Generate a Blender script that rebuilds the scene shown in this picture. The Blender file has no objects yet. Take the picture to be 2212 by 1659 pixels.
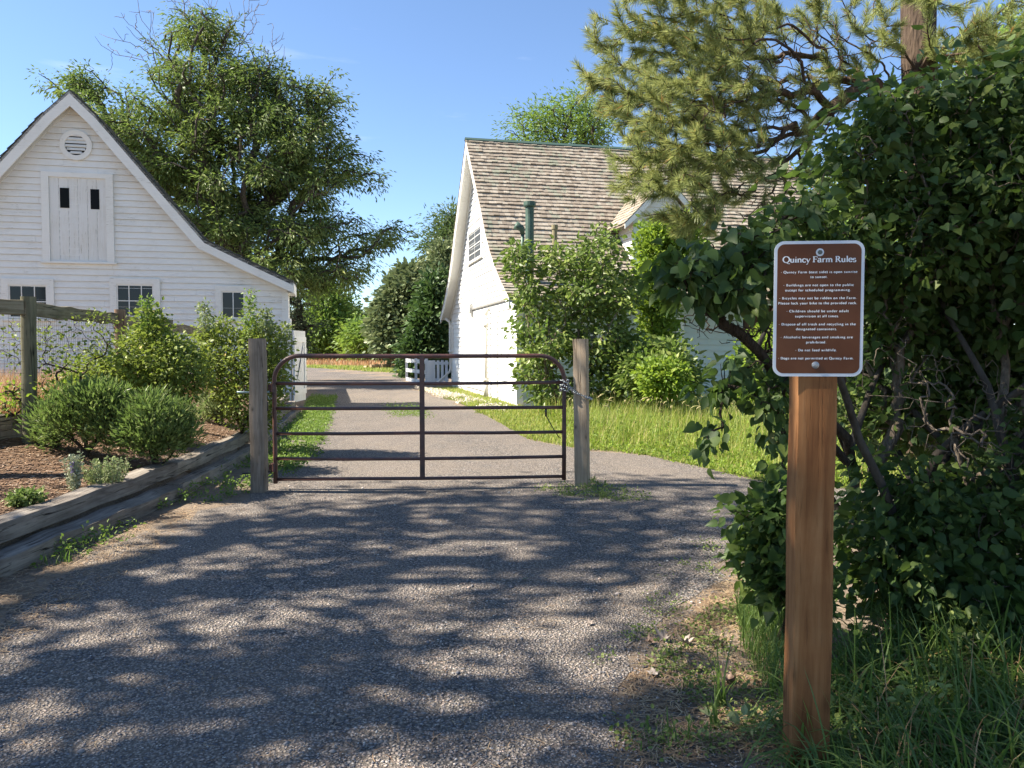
import bpy, math, random
import numpy as np
from mathutils import Vector, Matrix
from mathutils.geometry import delaunay_2d_cdt
R = math.radians
rng = np.random.default_rng(11)
random.seed(5)
scene = bpy.context.scene
COL = scene.collection
# ------------------------------------------------------------------ camera model (used to place things at real distances)
EYE = 1.5; PITCH = R(2.51); FPX = 1702.0; CX = 1106.0; CY = 829.5
def ray(px, py):
    a = (px - CX) / FPX; b = -(py - CY) / FPX
    f = (0, math.cos(PITCH), -math.sin(PITCH)); u = (0, math.sin(PITCH), math.cos(PITCH))
    return np.array([a, f[1] + b * u[1], f[2] + b * u[2]])
def at(px, py, Y):
    d = ray(px, py); s = Y / d[1]
    return np.array([d[0] * s, Y, EYE + d[2] * s])
TL = np.array([(-5, -3.6), (3, -3.52), (5.4, -3.5), (7.7, -3.45), (11.1, -3.72), (14, -4.2), (19, -5.1), (20.3, -6.2), (60, -6.2)])
def xl(y): return np.interp(y, TL[:, 0], TL[:, 1])
def H(x, y):
    x = np.asarray(x, float); y = np.asarray(y, float)
    d = xl(y) - x
    z = np.interp(d, [0.0, 0.14, 1.9, 4.0, 7.5, 12], [0, .245, .58, .60, .35, .1])
    fade = np.interp(y, [-3, 2, 16, 20, 22], [1, 1, 1, .75, 0.0])
    und = .012 * np.sin(x * 1.3 + y * .7) + .01 * np.sin(x * .5 - y * 1.1 + 2)
    far = np.clip((y - 30) / 40, 0, 1) * .0
    return z * fade + und * np.clip((y + 2) / 4, 0, 1) * .6 - .004 + far
def g(px, py):
    d = ray(px, py); lo = .5
    s = (0 - EYE) / d[2] if d[2] < -1e-6 else 400
    for i in range(40):
        p = np.array([d[0] * s, d[1] * s]); z = float(H(p[0], p[1])); s2 = (z - EYE) / d[2]; s = .5 * s + .5 * s2
    return np.array([d[0] * s, d[1] * s, float(H(d[0] * s, d[1] * s))])
def on_plane(px, py, P, n):
    d = ray(px, py); o = np.array([0, 0, EYE]); s = np.dot(np.array(P) - o, n) / np.dot(d, n); return o + d * s
# ------------------------------------------------------------------ objects
def tag(o, label=None, cat=None, group=None, kind=None):
    for k, v in (('label', label), ('category', cat), ('group', group), ('kind', kind)):
        if v: o[k] = v
    return o
def empty(name, loc, label, cat, group=None, rz=0):
    o = bpy.data.objects.new(name, None); COL.objects.link(o); o.location = loc; o.rotation_euler = (0, 0, rz); o.empty_display_size = .2
    return tag(o, label, cat, group)
def mobj(name, V, F, mat, parent=None, rnd=None, smooth=False, world=True, mids=None):
    """V (n,3); F list of arrays of equal-length faces. With a parent, V is given in world space and moved to the parent's frame."""
    V = np.asarray(V, np.float32).reshape(-1, 3)
    if not isinstance(F, (list, tuple)): F = [F]
    F = [np.asarray(f, np.int32) for f in F if len(f)]
    me = bpy.data.meshes.new(name)
    nl = sum(f.size for f in F); nf = sum(len(f) for f in F)
    if parent is not None and world:
        M = np.array((Matrix.LocRotScale(parent.location, parent.rotation_euler, None)).inverted(), np.float32)
        V = V @ M[:3, :3].T + M[:3, 3]
    me.vertices.add(len(V)); me.vertices.foreach_set('co', V.ravel())
    me.loops.add(nl); me.loops.foreach_set('vertex_index', np.concatenate([f.ravel() for f in F]))
    tot = np.concatenate([np.full(len(f), f.shape[1], np.int32) for f in F]); st = np.concatenate([[0], np.cumsum(tot)[:-1]]).astype(np.int32)
    me.polygons.add(nf); me.polygons.foreach_set('loop_start', st); me.polygons.foreach_set('loop_total', tot)
    me.polygons.foreach_set('use_smooth', np.full(nf, bool(smooth)))
    if rnd is not None:
        at_ = me.attributes.new('rnd', 'FLOAT', 'POINT'); at_.data.foreach_set('value', np.asarray(rnd, np.float32))
    me.update(calc_edges=True); me.validate()
    ms = mat if isinstance(mat, (list, tuple)) else [mat]
    for m in ms: me.materials.append(m)
    if mids is not None: me.polygons.foreach_set('material_index', np.asarray(mids, np.int32))
    o = bpy.data.objects.new(name, me); COL.objects.link(o)
    if parent is not None: o.parent = parent
    return o
class MB:
    """collects shapes into one mesh"""
    def __init__(s): s.V = []; s.F = {}; s.n = 0; s.r = []
    def add(s, V, F, r=None):
        V = np.asarray(V, float).reshape(-1, 3)
        for f in (F if isinstance(F, list) and len(F) and isinstance(F[0], np.ndarray) and F[0].ndim == 2 else [np.asarray(F)]):
            s.F.setdefault(f.shape[1], []).append(f + s.n)
        s.V.append(V); s.n += len(V); s.r.append(np.full(len(V), random.random() if r is None else r))
        return s
    def mixed(s, V, faces, r=None):
        d = {}
        for f in faces: d.setdefault(len(f), []).append(f)
        V = np.asarray(V, float)
        for k, fs in d.items(): s.F.setdefault(k, []).append(np.array(fs) + s.n)
        s.V.append(V); s.n += len(V); s.r.append(np.full(len(V), random.random() if r is None else r)); return s
    def box(s, c, d, ax=None, r=None):
        """box of half... full size d centred at c; ax = 3x3 rows as axes"""
        d = np.array(d) / 2
        q = np.array([(x, y, z) for x in (-1, 1) for y in (-1, 1) for z in (-1, 1)]) * d
        if ax is not None: q = q @ np.array(ax)
        return s.add(q + np.array(c), np.array([(0, 1, 3, 2), (4, 6, 7, 5), (0, 4, 5, 1), (2, 3, 7, 6), (0, 2, 6, 4), (1, 5, 7, 3)]), r)
    def hexa(s, q, r=None):
        """q 8 corners ordered like box"""
        return s.add(q, np.array([(0, 1, 3, 2), (4, 6, 7, 5), (0, 4, 5, 1), (2, 3, 7, 6), (0, 2, 6, 4), (1, 5, 7, 3)]), r)
    def tube(s, pts, rad, sides=6, cap=True, r=None):
        V, F = tube(pts, rad, sides); 
        if cap:
            n = len(pts); V = np.vstack([V, [pts[0]], [pts[-1]]]); b = n * sides
            i = np.arange(sides); j = (i + 1) % sides
            F3 = np.vstack([np.stack([j, i, np.full(sides, b)], 1), np.stack([(n - 1) * sides + i, (n - 1) * sides + j, np.full(sides, b + 1)], 1)])
            return s.add(V, [F, F3], r)
        return s.add(V, [F], r)
    def build(s, name, mat, parent=None, smooth=False):
        if not s.V: return None
        V = np.vstack(s.V); F = [np.vstack(v) for v in s.F.values()]
        return mobj(name, V, F, mat, parent, rnd=np.concatenate(s.r), smooth=smooth)
def tube(pts, rad, sides=6):
    P = np.asarray(pts, float); n = len(P); rad = np.broadcast_to(np.asarray(rad, float), (n,))
    T = np.gradient(P, axis=0); T /= np.linalg.norm(T, axis=1, keepdims=True) + 1e-9
    u = np.cross(T[0], (0, 0, 1.)); 
    if np.linalg.norm(u) < .1: u = np.cross(T[0], (1., 0, 0))
    u /= np.linalg.norm(u); U = np.empty_like(P)
    for i in range(n):
        u = u - T[i] * np.dot(u, T[i]); l = np.linalg.norm(u); u = u / l if l > 1e-6 else np.array((1., 0, 0)); U[i] = u
    W = np.cross(T, U); a = np.arange(sides) * 2 * math.pi / sides
    V = P[:, None] + rad[:, None, None] * (np.cos(a)[None, :, None] * U[:, None] + np.sin(a)[None, :, None] * W[:, None])
    i = np.arange(n - 1)[:, None] * sides; k = np.arange(sides)[None]; k2 = (k + 1) % sides
    F = np.stack([i + k, i + k2, i + sides + k2, i + sides + k], -1).reshape(-1, 4)
    return V.reshape(-1, 3), F
def rot_axes(rz): c, s_ = math.cos(rz), math.sin(rz); return np.array([(c, s_, 0), (-s_, c, 0), (0, 0, 1)])
# ------------------------------------------------------------------ materials
class M:
    def __init__(s, name):
        s.m = bpy.data.materials.new(name); s.m.use_nodes = True; s.t = s.m.node_tree; s.b = s.t.nodes['Principled BSDF']; s.out = s.t.nodes['Material Output']
    def n(s, typ, ins=None, **kw):
        nd = s.t.nodes.new(typ)
        for k, v in kw.items(): setattr(nd, k, v)
        for k, v in (ins or {}).items():
            if isinstance(v, bpy.types.NodeSocket): s.t.links.new(v, nd.inputs[k])
            else: nd.inputs[k].default_value = v
        return nd
    def co(s, kind='Object', scale=(1, 1, 1), loc=(0, 0, 0), rot=(0, 0, 0)):
        tc = s.n('ShaderNodeTexCoord'); mp = s.n('ShaderNodeMapping', {'Vector': tc.outputs[kind], 'Scale': scale, 'Location': loc, 'Rotation': rot}); return mp.outputs[0]
    def noise(s, v, scale, detail=4, rough=.55, dist=0.): return s.n('ShaderNodeTexNoise', {'Vector': v, 'Scale': scale, 'Detail': detail, 'Roughness': rough, 'Distortion': dist}).outputs['Fac']
    def vor(s, v, scale, feature='F1', out='Distance', rnd=1.): return s.n('ShaderNodeTexVoronoi', {'Vector': v, 'Scale': scale, 'Randomness': rnd}, feature=feature).outputs[out]
    def ramp(s, f, stops, interp='LINEAR'):
        r = s.n('ShaderNodeValToRGB', {'Fac': f}); cr = r.color_ramp; cr.interpolation = interp
        while len(cr.elements) < len(stops): cr.elements.new(.5)
        for e, (p, c) in zip(cr.elements, stops): e.position = p; e.color = (*c, 1) if len(c) == 3 else (c[0],) * 3 + (1,)
        return r.outputs[0]
    def mix(s, f, a, b, blend='MIX'):
        nd = s.n('ShaderNodeMix', data_type='RGBA', blend_type=blend)
        for i, v in ((0, f), (6, a), (7, b)):
            if isinstance(v, bpy.types.NodeSocket): s.t.links.new(v, nd.inputs[i])
            else: nd.inputs[i].default_value = v if i == 0 else (*v, 1)
        return nd.outputs[2]
    def math(s, op, a, b=None, c=None):
        nd = s.n('ShaderNodeMath', operation=op)
        for i, v in enumerate((a, b, c)):
            if v is None: continue
            if isinstance(v, bpy.types.NodeSocket): s.t.links.new(v, nd.inputs[i])
            else: nd.inputs[i].default_value = v
        return nd.outputs[0]
    def bump(s, h, strength=.5, dist=.01): 
        nd = s.n('ShaderNodeBump', {'Height': h, 'Strength': strength, 'Distance': dist}); s.t.links.new(nd.outputs[0], s.b.inputs['Normal']); return nd
    def set(s, **kw):
        for k, v in kw.items():
            k = {'color': 'Base Color', 'rough': 'Roughness', 'metal': 'Metallic', 'spec': 'Specular IOR Level'}[k]
            if isinstance(v, bpy.types.NodeSocket): s.t.links.new(v, s.b.inputs[k])
            else: s.b.inputs[k].default_value = (*v, 1) if isinstance(v, tuple) else v
        return s
    def attr(s, name='rnd'): return s.n('ShaderNodeAttribute', attribute_name=name).outputs['Fac']
def flat(name, c, rough=.6, metal=0., spec=.5): return M(name).set(color=c, rough=rough, metal=metal, spec=spec).m
LEAFK = {'lilac_leaf': 1.05, 'ivy_leaf': 1.9, 'grey_leaf': 2.0, 'far_leaf': 1.7, 'grass_blade': 1.25, 'meadow_blade': 1.15, 'dry_blade': 1.2, 'lavender_flower': 1, 'clover_white': 1, 'lime_leaf': .95, 'pine_needle': 1.35, 'juniper_leaf': 1.8, 'elm_leaf': 2.5, 'lilac_leaf_far': 1.9, 'green_shrub_leaf': 1.35, 'rose_leaf': 1.7}
def leaf_mat(name, stops, trans=(.2, .35, .05), tf=.35, rough=.5, spec=.25):
    k_ = LEAFK.get(name, 1.45); m = M(name); f = m.attr(); c = m.ramp(f, [(p, (c[0] * k_ * 1.12, c[1] * k_, c[2] * k_)) for p, c in stops])
    # the underside of a leaf is a paler, greyer green
    geo = m.n('ShaderNodeNewGeometry'); under = m.mix(.35, c, (.10, .14, .06))
    c2 = m.mix(geo.outputs['Backfacing'], c, under)
    m.set(color=c2, rough=rough, spec=spec)
    tr = m.n('ShaderNodeBsdfTranslucent'); tc = m.mix(.5, c, trans, 'MIX'); m.t.links.new(tc, tr.inputs['Color'])
    mx = m.n('ShaderNodeMixShader', {'Fac': tf}); m.t.links.new(m.b.outputs[0], mx.inputs[1]); m.t.links.new(tr.outputs[0], mx.inputs[2]); m.t.links.new(mx.outputs[0], m.out.inputs['Surface'])
    return m.m
def bark_mat(name, c1, c2, scale=8):
    m = M(name); v = m.co(scale=(1, 1, .25)); n1 = m.noise(v, scale * 2, 6, .65); n2 = m.vor(v, scale * 3.)
    m.set(color=m.ramp(n1, [(.3, c1), (.7, c2)]), rough=.9, spec=.15); m.bump(m.math('ADD', n1, n2), .9, .02); return m.m
def wood_mat(name, cols, axis='Z', grain=40, crack=.0, weather=.5, tint=None, long_crack=None, knots=False):
    """weathered timber: grain runs along the object's own AXIS"""
    m = M(name); sc = {'X': (.06, 1, 1), 'Z': (1, 1, .06), 'Y': (1, .06, 1)}[axis]
    v = m.co(scale=sc); vo = m.co(); warp = m.noise(vo, 1.5, 3)
    n1 = m.noise(v, grain, 6, .65, .4); n2 = m.noise(v, grain * 4, 4, .6); n3 = m.noise(vo, 3, 4)
    f = m.math('ADD', m.math('MULTIPLY', n1, .65), m.math('MULTIPLY', n3, .35))
    c = m.ramp(f, [(.33, cols[0]), (.5, cols[1]), (.67, cols[2])])
    ck = m.ramp(n2, [(.30, (.25,)), (.42, (1,))]); c = m.mix(weather, c, m.mix(1., c, ck, 'MULTIPLY'))
    h = m.math('ADD', m.math('MULTIPLY', n1, .6), m.math('MULTIPLY', ck, .5))
    if crack:
        vc = m.co(scale={'X': (.035, 1, 1), 'Z': (1, 1, .035), 'Y': (1, .035, 1)}[axis]); r = m.noise(vc, grain * .55, 3, .5, .3)
        ms_ = m.ramp(m.noise(vo, 2.3, 2), [(.46, (1,)), (.56, (0,))]); cr = m.math('MAXIMUM', ms_, m.ramp(m.math('ABSOLUTE', m.math('SUBTRACT', r, .5)), [(0, (0,)), (.004 * crack, (0,)), (.012 * crack, (1,))]))
        c = m.mix(1., c, m.ramp(cr, [(0, (.12,)), (1, (1,))]), 'MULTIPLY'); h = m.math('ADD', h, cr)
    if knots:
        kv = m.co(scale={'X': (.6, 1, 1), 'Z': (1, 1, .6), 'Y': (1, .6, 1)}[axis]); k = m.vor(kv, 7.)
        kk = m.ramp(k, [(.04, (.22,)), (.075, (.6,)), (.13, (.82,)), (.2, (1,))]); c = m.mix(.8, c, m.mix(1., c, kk, 'MULTIPLY'))
    m.set(color=c, rough=.85, spec=.2); m.bump(h, .6, .006); return m.m
def paint_mat(name, base=(.80, .785, .745), worn=(.42, .39, .33), dirt=.35, axis='X', scale=1.):
    """old white paint: vertical grime streaks, cracks along the boards and small chips"""
    m = M(name); v = m.co(); vs = m.co(scale={'X': (.12, .12, 1.0), 'Z': (1, 1, .08)}[axis])
    st = m.noise(vs, 40 * scale, 5, .65); bl = m.noise(v, 1.3, 4, .6); fine = m.noise(v, 60, 3, .6)
    rv = m.attr(); c = m.mix(m.math('MULTIPLY', rv, .10), base, (.62, .61, .56))
    c = m.mix(m.ramp(m.math('MULTIPLY', st, bl), [(.20, (0,)), (.40, (min(1, dirt * 1.5),))]), c, (.60, .57, .50))
    chip = m.ramp(m.noise(vs, 26 * scale, 6, .8), [(.60, (0,)), (.63, (1,))])
    c = m.mix(m.math('MULTIPLY', chip, m.ramp(bl, [(.46, (0,)), (.58, (1,))])), c, worn)
    c = m.mix(m.math('GREATER_THAN', rv, 1.5), c, (.34, .29, .22))      # darker brown foot faces draw a dark line where the boards lap
    m.set(color=c, rough=.55, spec=.35); m.bump(m.math('ADD', st, m.math('MULTIPLY', fine, .4)), .25, .004); return m.m
# ------------------------------------------------------------------ plants
def grow(trunk, att, bf=.35):
    trunk = np.asarray(trunk, float); att = np.asarray(att, float); n = len(att); k = len(trunk)
    nodes = np.vstack([trunk, np.zeros((n, 3))]); par = [-1] + list(range(k - 1)); plen = list(np.concatenate([[0], np.cumsum(np.linalg.norm(np.diff(trunk, axis=0), axis=1))]))
    cost = np.full(n, 1e9); best = np.zeros(n, int)
    for j in range(1 if k > 2 else 0, k):
        c = np.linalg.norm(att - trunk[j], axis=1) + bf * plen[j]; m = c < cost; cost[m] = c[m]; best[m] = j
    alive = np.ones(n, bool); order = np.zeros(n, int)
    for it in range(n):
        i = int(np.argmin(np.where(alive, cost, 1e18))); alive[i] = False; idx = k + it; order[i] = idx
        p = best[i]; nodes[idx] = att[i]; par.append(int(p)); pl = plen[p] + np.linalg.norm(att[i] - nodes[p]); plen.append(pl)
        c = np.linalg.norm(att - att[i], axis=1) + bf * pl; m = (c < cost) & alive; cost[m] = c[m]; best[m] = idx
    return nodes, np.array(par), order
def wood(name, nodes, par, r_root, r_tip, mat, parent=None, sides=6, jit=.04, power=.5, ktrunk=0, droop=0.):
    n = len(nodes); w = np.ones(n); 
    for i in range(n - 1, 0, -1): w[par[i]] += w[i]      # children always come later
    rad = np.maximum(r_root * (w / w[0]) ** power, r_tip)
    kids = [[] for _ in range(n)]
    for i in range(1, n): kids[par[i]].append(i)
    mb = MB(); starts = [0]
    while starts:
        s0 = starts.pop(); path = [s0] if par[s0] < 0 else [par[s0], s0]; rr = [rad[s0]] * len(path); cur = s0
        while kids[cur]:
            ks = sorted(kids[cur], key=lambda q: -w[q]); starts += ks[1:]; cur = ks[0]; path.append(cur); rr.append(rad[cur])
        P = nodes[path]; 
        if len(P) < 2: continue
        Q = np.vstack([2 * P[0] - P[1], P, 2 * P[-1] - P[-2]]); out = []; ro = []
        for a in range(1, len(Q) - 2):
            L = np.linalg.norm(Q[a + 1] - Q[a])
            for t in (0, .5):
                p = .5 * ((2 * Q[a]) + (-Q[a - 1] + Q[a + 1]) * t + (2 * Q[a - 1] - 5 * Q[a] + 4 * Q[a + 1] - Q[a + 2]) * t * t + (-Q[a - 1] + 3 * Q[a] - 3 * Q[a + 1] + Q[a + 2]) * t ** 3)
                if t: p = p + rng.normal(0, jit * L, 3)
                out.append(p); ro.append(rr[a - 1] * (1 - t) + rr[a] * t)
        out.append(P[-1]); ro.append(rr[-1] * .6)
        sd = sides if max(ro) > r_root * .25 else max(3, sides - 3)
        V, F = tube(out, ro, sd); mb.add(V, [F])
    o = mb.build(name, mat, parent, smooth=True); return o, w
def unit(a): return a / (np.linalg.norm(a, axis=-1, keepdims=True) + 1e-9)
T_DIAMOND = (np.array([(0, 0, 0), (.26, .45, .07), (0, 1, -.05), (-.26, .45, .07)]), np.array([(0, 1, 2), (0, 2, 3)]))
T_LONG = (np.array([(0, 0, 0), (.15, .4, .05), (0, 1, -.1), (-.15, .4, .05)]), np.array([(0, 1, 2), (0, 2, 3)]))
T_OVAL = (np.array([(0, 0, 0), (.27, .25, .07), (.30, .6, .05), (0, 1.05, -.06), (-.30, .6, .05), (-.27, .25, .07), (0, .5, -.01)]), np.array([(0, 1, 6), (1, 2, 6), (2, 3, 6), (3, 4, 6), (4, 5, 6), (5, 0, 6)]))
_h = [(0, 0, 0), (0, .35, .0), (0, .7, -.04), (0, 1.08, -.14), (.2, -.07, .06), (.42, .14, .12), (.39, .44, .10), (.19, .80, .0), (-.2, -.07, .06), (-.42, .14, .12), (-.39, .44, .10), (-.19, .80, .0)]
T_HEART = (np.array(_h), np.array([(0, 4, 5), (0, 5, 1), (1, 5, 6), (1, 6, 2), (2, 6, 7), (2, 7, 3), (0, 9, 8), (0, 1, 9), (1, 10, 9), (1, 2, 10), (2, 11, 10), (2, 3, 11)]))
def leaves(name, P, D, N, size, tmpl, mat, parent=None, rnd=None, smooth=False):
    tv, tf = tmpl; n = len(P); D = unit(D); X = unit(np.cross(D, N)); Z = np.cross(X, D)
    size = np.broadcast_to(np.asarray(size, float), (n,))[:, None, None]
    curl = rng.uniform(.3, 1.7, (n, 1, 1))
    V = P[:, None] + size * (tv[None, :, 0:1] * X[:, None] + tv[None, :, 1:2] * D[:, None] + curl * tv[None, :, 2:3] * Z[:, None])
    F = (tf[None] + (np.arange(n) * len(tv))[:, None, None]).reshape(-1, tf.shape[1])
    if rnd is None: rnd = rng.random(n)
    return mobj(name, V.reshape(-1, 3), F, mat, parent, rnd=np.repeat(rnd, len(tv)), smooth=smooth)
def blob_pts(blobs, n, shell=.55):
    """blobs: (px,py,rx,ry,Y,rY[,weight]) outlines in the picture at a real distance -> world points spread through the volume"""
    vol = np.array([(b[2] * b[3] * (b[6] if len(b) > 6 else 1)) for b in blobs], float); k = rng.choice(len(blobs), n, p=vol / vol.sum())
    out = np.empty((n, 3)); 
    B = [(at(b[0], b[1], b[4]), b[2] * b[4] / FPX, b[5], b[3] * b[4] / FPX) for b in blobs]
    d = unit(rng.normal(size=(n, 3))); r = rng.random(n) ** (1 / 3.) ; r = np.where(rng.random(n) < shell, rng.uniform(.72, 1.02, n), r)
    for i in range(n): c, a, b, e = B[k[i]]; out[i] = c + d[i] * r[i] * (a, b, e)
    return out
def clustered(blobs, nc, per, sig, shell=.4):
    """twig ends gathered in sprays, with open air between the sprays"""
    C = blob_pts(blobs, nc, shell); k = np.repeat(np.arange(nc), np.maximum(2, rng.poisson(per, nc))); s = sig * rng.uniform(.6, 1.4, nc)[k][:, None]
    return C[k] + rng.normal(size=(len(k), 3)) * s * np.array((1.15, 1.15, .6)) - np.array((0, 0, 1.)) * rng.random((len(k), 1)) * s * .8
def foliage(P, per, spread, size, droop=.3, up=.6, var=.45, dirs=None, clumpvar=.5):
    """leaf positions, tips and normals gathered round twig ends P; each clump gets its own tone"""
    n = len(P); cnt = np.maximum(1, (per * rng.uniform(1 - clumpvar, 1 + clumpvar, n))).astype(int); idx = np.repeat(np.arange(n), cnt); m = len(idx)
    off = rng.normal(size=(m, 3)) * spread * np.array((1, 1, .75)); Q = P[idx] + off
    D = unit(off + (dirs[idx] * spread * 1.2 if dirs is not None else 0) + rng.normal(size=(m, 3)) * spread * .6) + np.array((0, 0, -droop)); N = rng.normal(size=(m, 3)) * .8 + np.array((-.15, 0, up))
    tone = np.clip(rng.random(n)[idx] * .55 + rng.random(m) * .45, 0, 1)
    return Q, unit(D), N, size * rng.uniform(1 - var, 1 + var, m), tone
def plant(name, label, cat, root, blobs, natt, per, spread, size, lmat, wmat, r_root, r_tip=.004, bf=.3, tmpl=T_DIAMOND, droop=.3, up=.6, group=None, trunk=None,
          stem='trunk', crown='crown', extra=None, smooth=False, jit=.05, leafy=None, sides=6, pts=None, shell=.55, power=.5):
    root = np.array(root, float); e = empty(name, root, label, cat, group)
    A = blob_pts(blobs, natt, shell) if pts is None else pts
    A[:, 2] = np.maximum(A[:, 2], H(A[:, 0], A[:, 1]) + .03)
    tr = [root] if trunk is None else trunk
    if len(tr) == 1: tr = [root + (0, 0, -.1), root + (0, 0, .05)]
    nodes, par, order = grow(tr, A, bf)
    wood(stem, nodes, par, r_root, r_tip, wmat, e, sides=sides, jit=jit, power=power)
    mask = np.ones(len(A), bool) if leafy is None else leafy(A)
    P = A[mask]; dirs = unit(P - nodes[par[order[mask]]])
    Q, D, N, S, tone = foliage(P, per, spread, size, droop, up, dirs=dirs)
    Q[:, 2] = np.maximum(Q[:, 2], H(Q[:, 0], Q[:, 1]) + .01)
    leaves(crown, Q, D, N, S, tmpl, lmat, e, rnd=tone, smooth=smooth)
    return e
def blades(name, P, L, W, mat, parent=None, lean=.5, segs=3, bend=1., az=None, label=None, kind=None, tone=None):
    """grass blades: P bases, L lengths, W widths"""
    n = len(P); az = rng.uniform(0, 2 * math.pi, n) if az is None else az; d = np.stack([np.cos(az), np.sin(az), 0 * az], 1); s = np.stack([-np.sin(az), np.cos(az), 0 * az], 1)
    le = np.abs(rng.normal(lean, lean * .5, n)); be = bend * rng.uniform(.4, 1.6, n)
    V = np.empty((n, 2 * segs + 1, 3)); pos = P.copy(); ang = le * .35
    for k in range(segs + 1):
        if k < segs:
            w = (W * (1 - (k / segs) ** 1.6 * .75) * .5)[:, None]; V[:, 2 * k] = pos - s * w; V[:, 2 * k + 1] = pos + s * w
        else: V[:, 2 * segs] = pos
        pos = pos + (np.sin(ang)[:, None] * d + np.cos(ang)[:, None] * np.array((0, 0, 1.))) * (L / segs)[:, None]; ang = np.minimum(ang + be * le / segs * 1.6, 2.6)
    b = (np.arange(n) * (2 * segs + 1))[:, None]; q = [np.stack([b[:, 0] + 2 * k, b[:, 0] + 2 * k + 1, b[:, 0] + 2 * k + 3, b[:, 0] + 2 * k + 2], 1) for k in range(segs - 1)]
    t = np.stack([b[:, 0] + 2 * segs - 2, b[:, 0] + 2 * segs - 1, b[:, 0] + 2 * segs], 1)
    tone = rng.random(n) if tone is None else tone
    return mobj(name, V.reshape(-1, 3), ([np.vstack(q)] if q else []) + [t], mat, parent, rnd=np.repeat(tone, 2 * segs + 1))
def in_poly(x, y, poly):
    inside = np.zeros(len(x), bool); j = len(poly) - 1
    for i in range(len(poly)):
        xi, yi = poly[i]; xj, yj = poly[j]
        c = ((yi > y) != (yj > y)) & (x < (xj - xi) * (y - yi) / (yj - yi + 1e-12) + xi); inside ^= c; j = i
    return inside
def scatter(poly, n, near=0., edge=None):
    """n points in a ground polygon given in world xy; NEAR > 0 favours points close to the camera"""
    poly = np.asarray(poly)[:, :2]; lo = poly.min(0); hi = poly.max(0); out = np.zeros((0, 2))
    while len(out) < n:
        q = rng.uniform(lo, hi, (n * 2, 2))
        if near: q = q[rng.random(len(q)) < np.clip((near / np.maximum(np.hypot(q[:, 0], q[:, 1]), .1)) ** 2, 0, 1)]
        q = q[in_poly(q[:, 0], q[:, 1], poly)]; out = np.vstack([out, q])
    out = out[:n]; return np.column_stack([out, H(out[:, 0], out[:, 1])])
def patchy(P, scale, thr, seed=0):
    """keep points where a smooth random field is high: gives uneven cover"""
    r = np.random.default_rng(seed); f = np.zeros(len(P))
    for i in range(6):
        k = r.normal(size=2) * scale * (1 + i * .35); f += np.sin(P[:, 0] * k[0] + P[:, 1] * k[1] + r.uniform(0, 6.28))
    return P[f / 2.4 + rng.normal(0, .35, len(P)) > thr]
def gp(pts): return np.array([g(*p) for p in pts])
SKYROT=R(-90); EXPO=1.6
# ------------------------------------------------------------------ world, sun, camera
SUN_EL = R(44); SUN_A = R(1.0)                       # the sun stands to the left, a hair towards the viewer
to_sun = Vector((-math.cos(SUN_EL) * math.cos(SUN_A), -math.cos(SUN_EL) * math.sin(SUN_A), math.sin(SUN_EL)))
w = bpy.data.worlds.new("World"); scene.world = w; w.use_nodes = True; nt = w.node_tree
bg = nt.nodes['Background']; sky = nt.nodes.new('ShaderNodeTexSky'); sky.sky_type = 'NISHITA'; sky.sun_disc = False
sky.sun_elevation = SUN_EL; sky.sun_rotation = SKYROT; sky.altitude = 1600; sky.air_density = 1.0; sky.dust_density = .3; sky.ozone_density = 3.5
tc_ = nt.nodes.new('ShaderNodeTexCoord'); mp_ = nt.nodes.new('ShaderNodeMapping'); mp_.inputs['Scale'].default_value = (5, 5, 34); nt.links.new(tc_.outputs['Generated'], mp_.inputs['Vector'])
nz_ = nt.nodes.new('ShaderNodeTexNoise'); nz_.inputs['Scale'].default_value = 1.25; nz_.inputs['Detail'].default_value = 6; nt.links.new(mp_.outputs[0], nz_.inputs['Vector'])
rp_ = nt.nodes.new('ShaderNodeValToRGB'); rp_.color_ramp.elements[0].position = .63; rp_.color_ramp.elements[1].position = .80; rp_.color_ramp.elements[1].color = (.13, .13, .13, 1); nt.links.new(nz_.outputs['Fac'], rp_.inputs['Fac'])
mx_ = nt.nodes.new('ShaderNodeMix'); mx_.data_type = 'RGBA'; nt.links.new(rp_.outputs[0], mx_.inputs[0]); nt.links.new(sky.outputs[0], mx_.inputs[6]); mx_.inputs[7].default_value = (7.5, 7.6, 8.0, 1)
nt.links.new(mx_.outputs[2], bg.inputs['Color']); bg.inputs['Strength'].default_value = .083
sl = bpy.data.lights.new('sun', 'SUN'); sl.energy = 5.0; sl.angle = R(.45); sl.color = (1, .92, .79)
so = bpy.data.objects.new('sun', sl); COL.objects.link(so); so.rotation_euler = to_sun.to_track_quat('Z', 'Y').to_euler(); so.location = to_sun * 60
cam = bpy.data.cameras.new('camera'); co_ = bpy.data.objects.new('camera', cam); COL.objects.link(co_); scene.camera = co_
co_.location = (0, 0, EYE); co_.rotation_euler = (math.pi / 2 - PITCH, 0, 0); cam.sensor_width = 36; cam.lens = FPX / 2212 * 36; cam.clip_end = 3000; cam.clip_start = .05
vs = scene.view_settings; vs.view_transform = 'Standard'; vs.look = 'None'; vs.exposure = EXPO; vs.gamma = 1; vs.use_curve_mapping = False
scene.cycles.max_bounces = 6; scene.cycles.diffuse_bounces = 3; scene.cycles.glossy_bounces = 2; scene.cycles.transmission_bounces = 3; scene.cycles.transparent_max_bounces = 6
scene.cycles.use_denoising = True; scene.cycles.sample_clamp_indirect = 6

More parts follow.
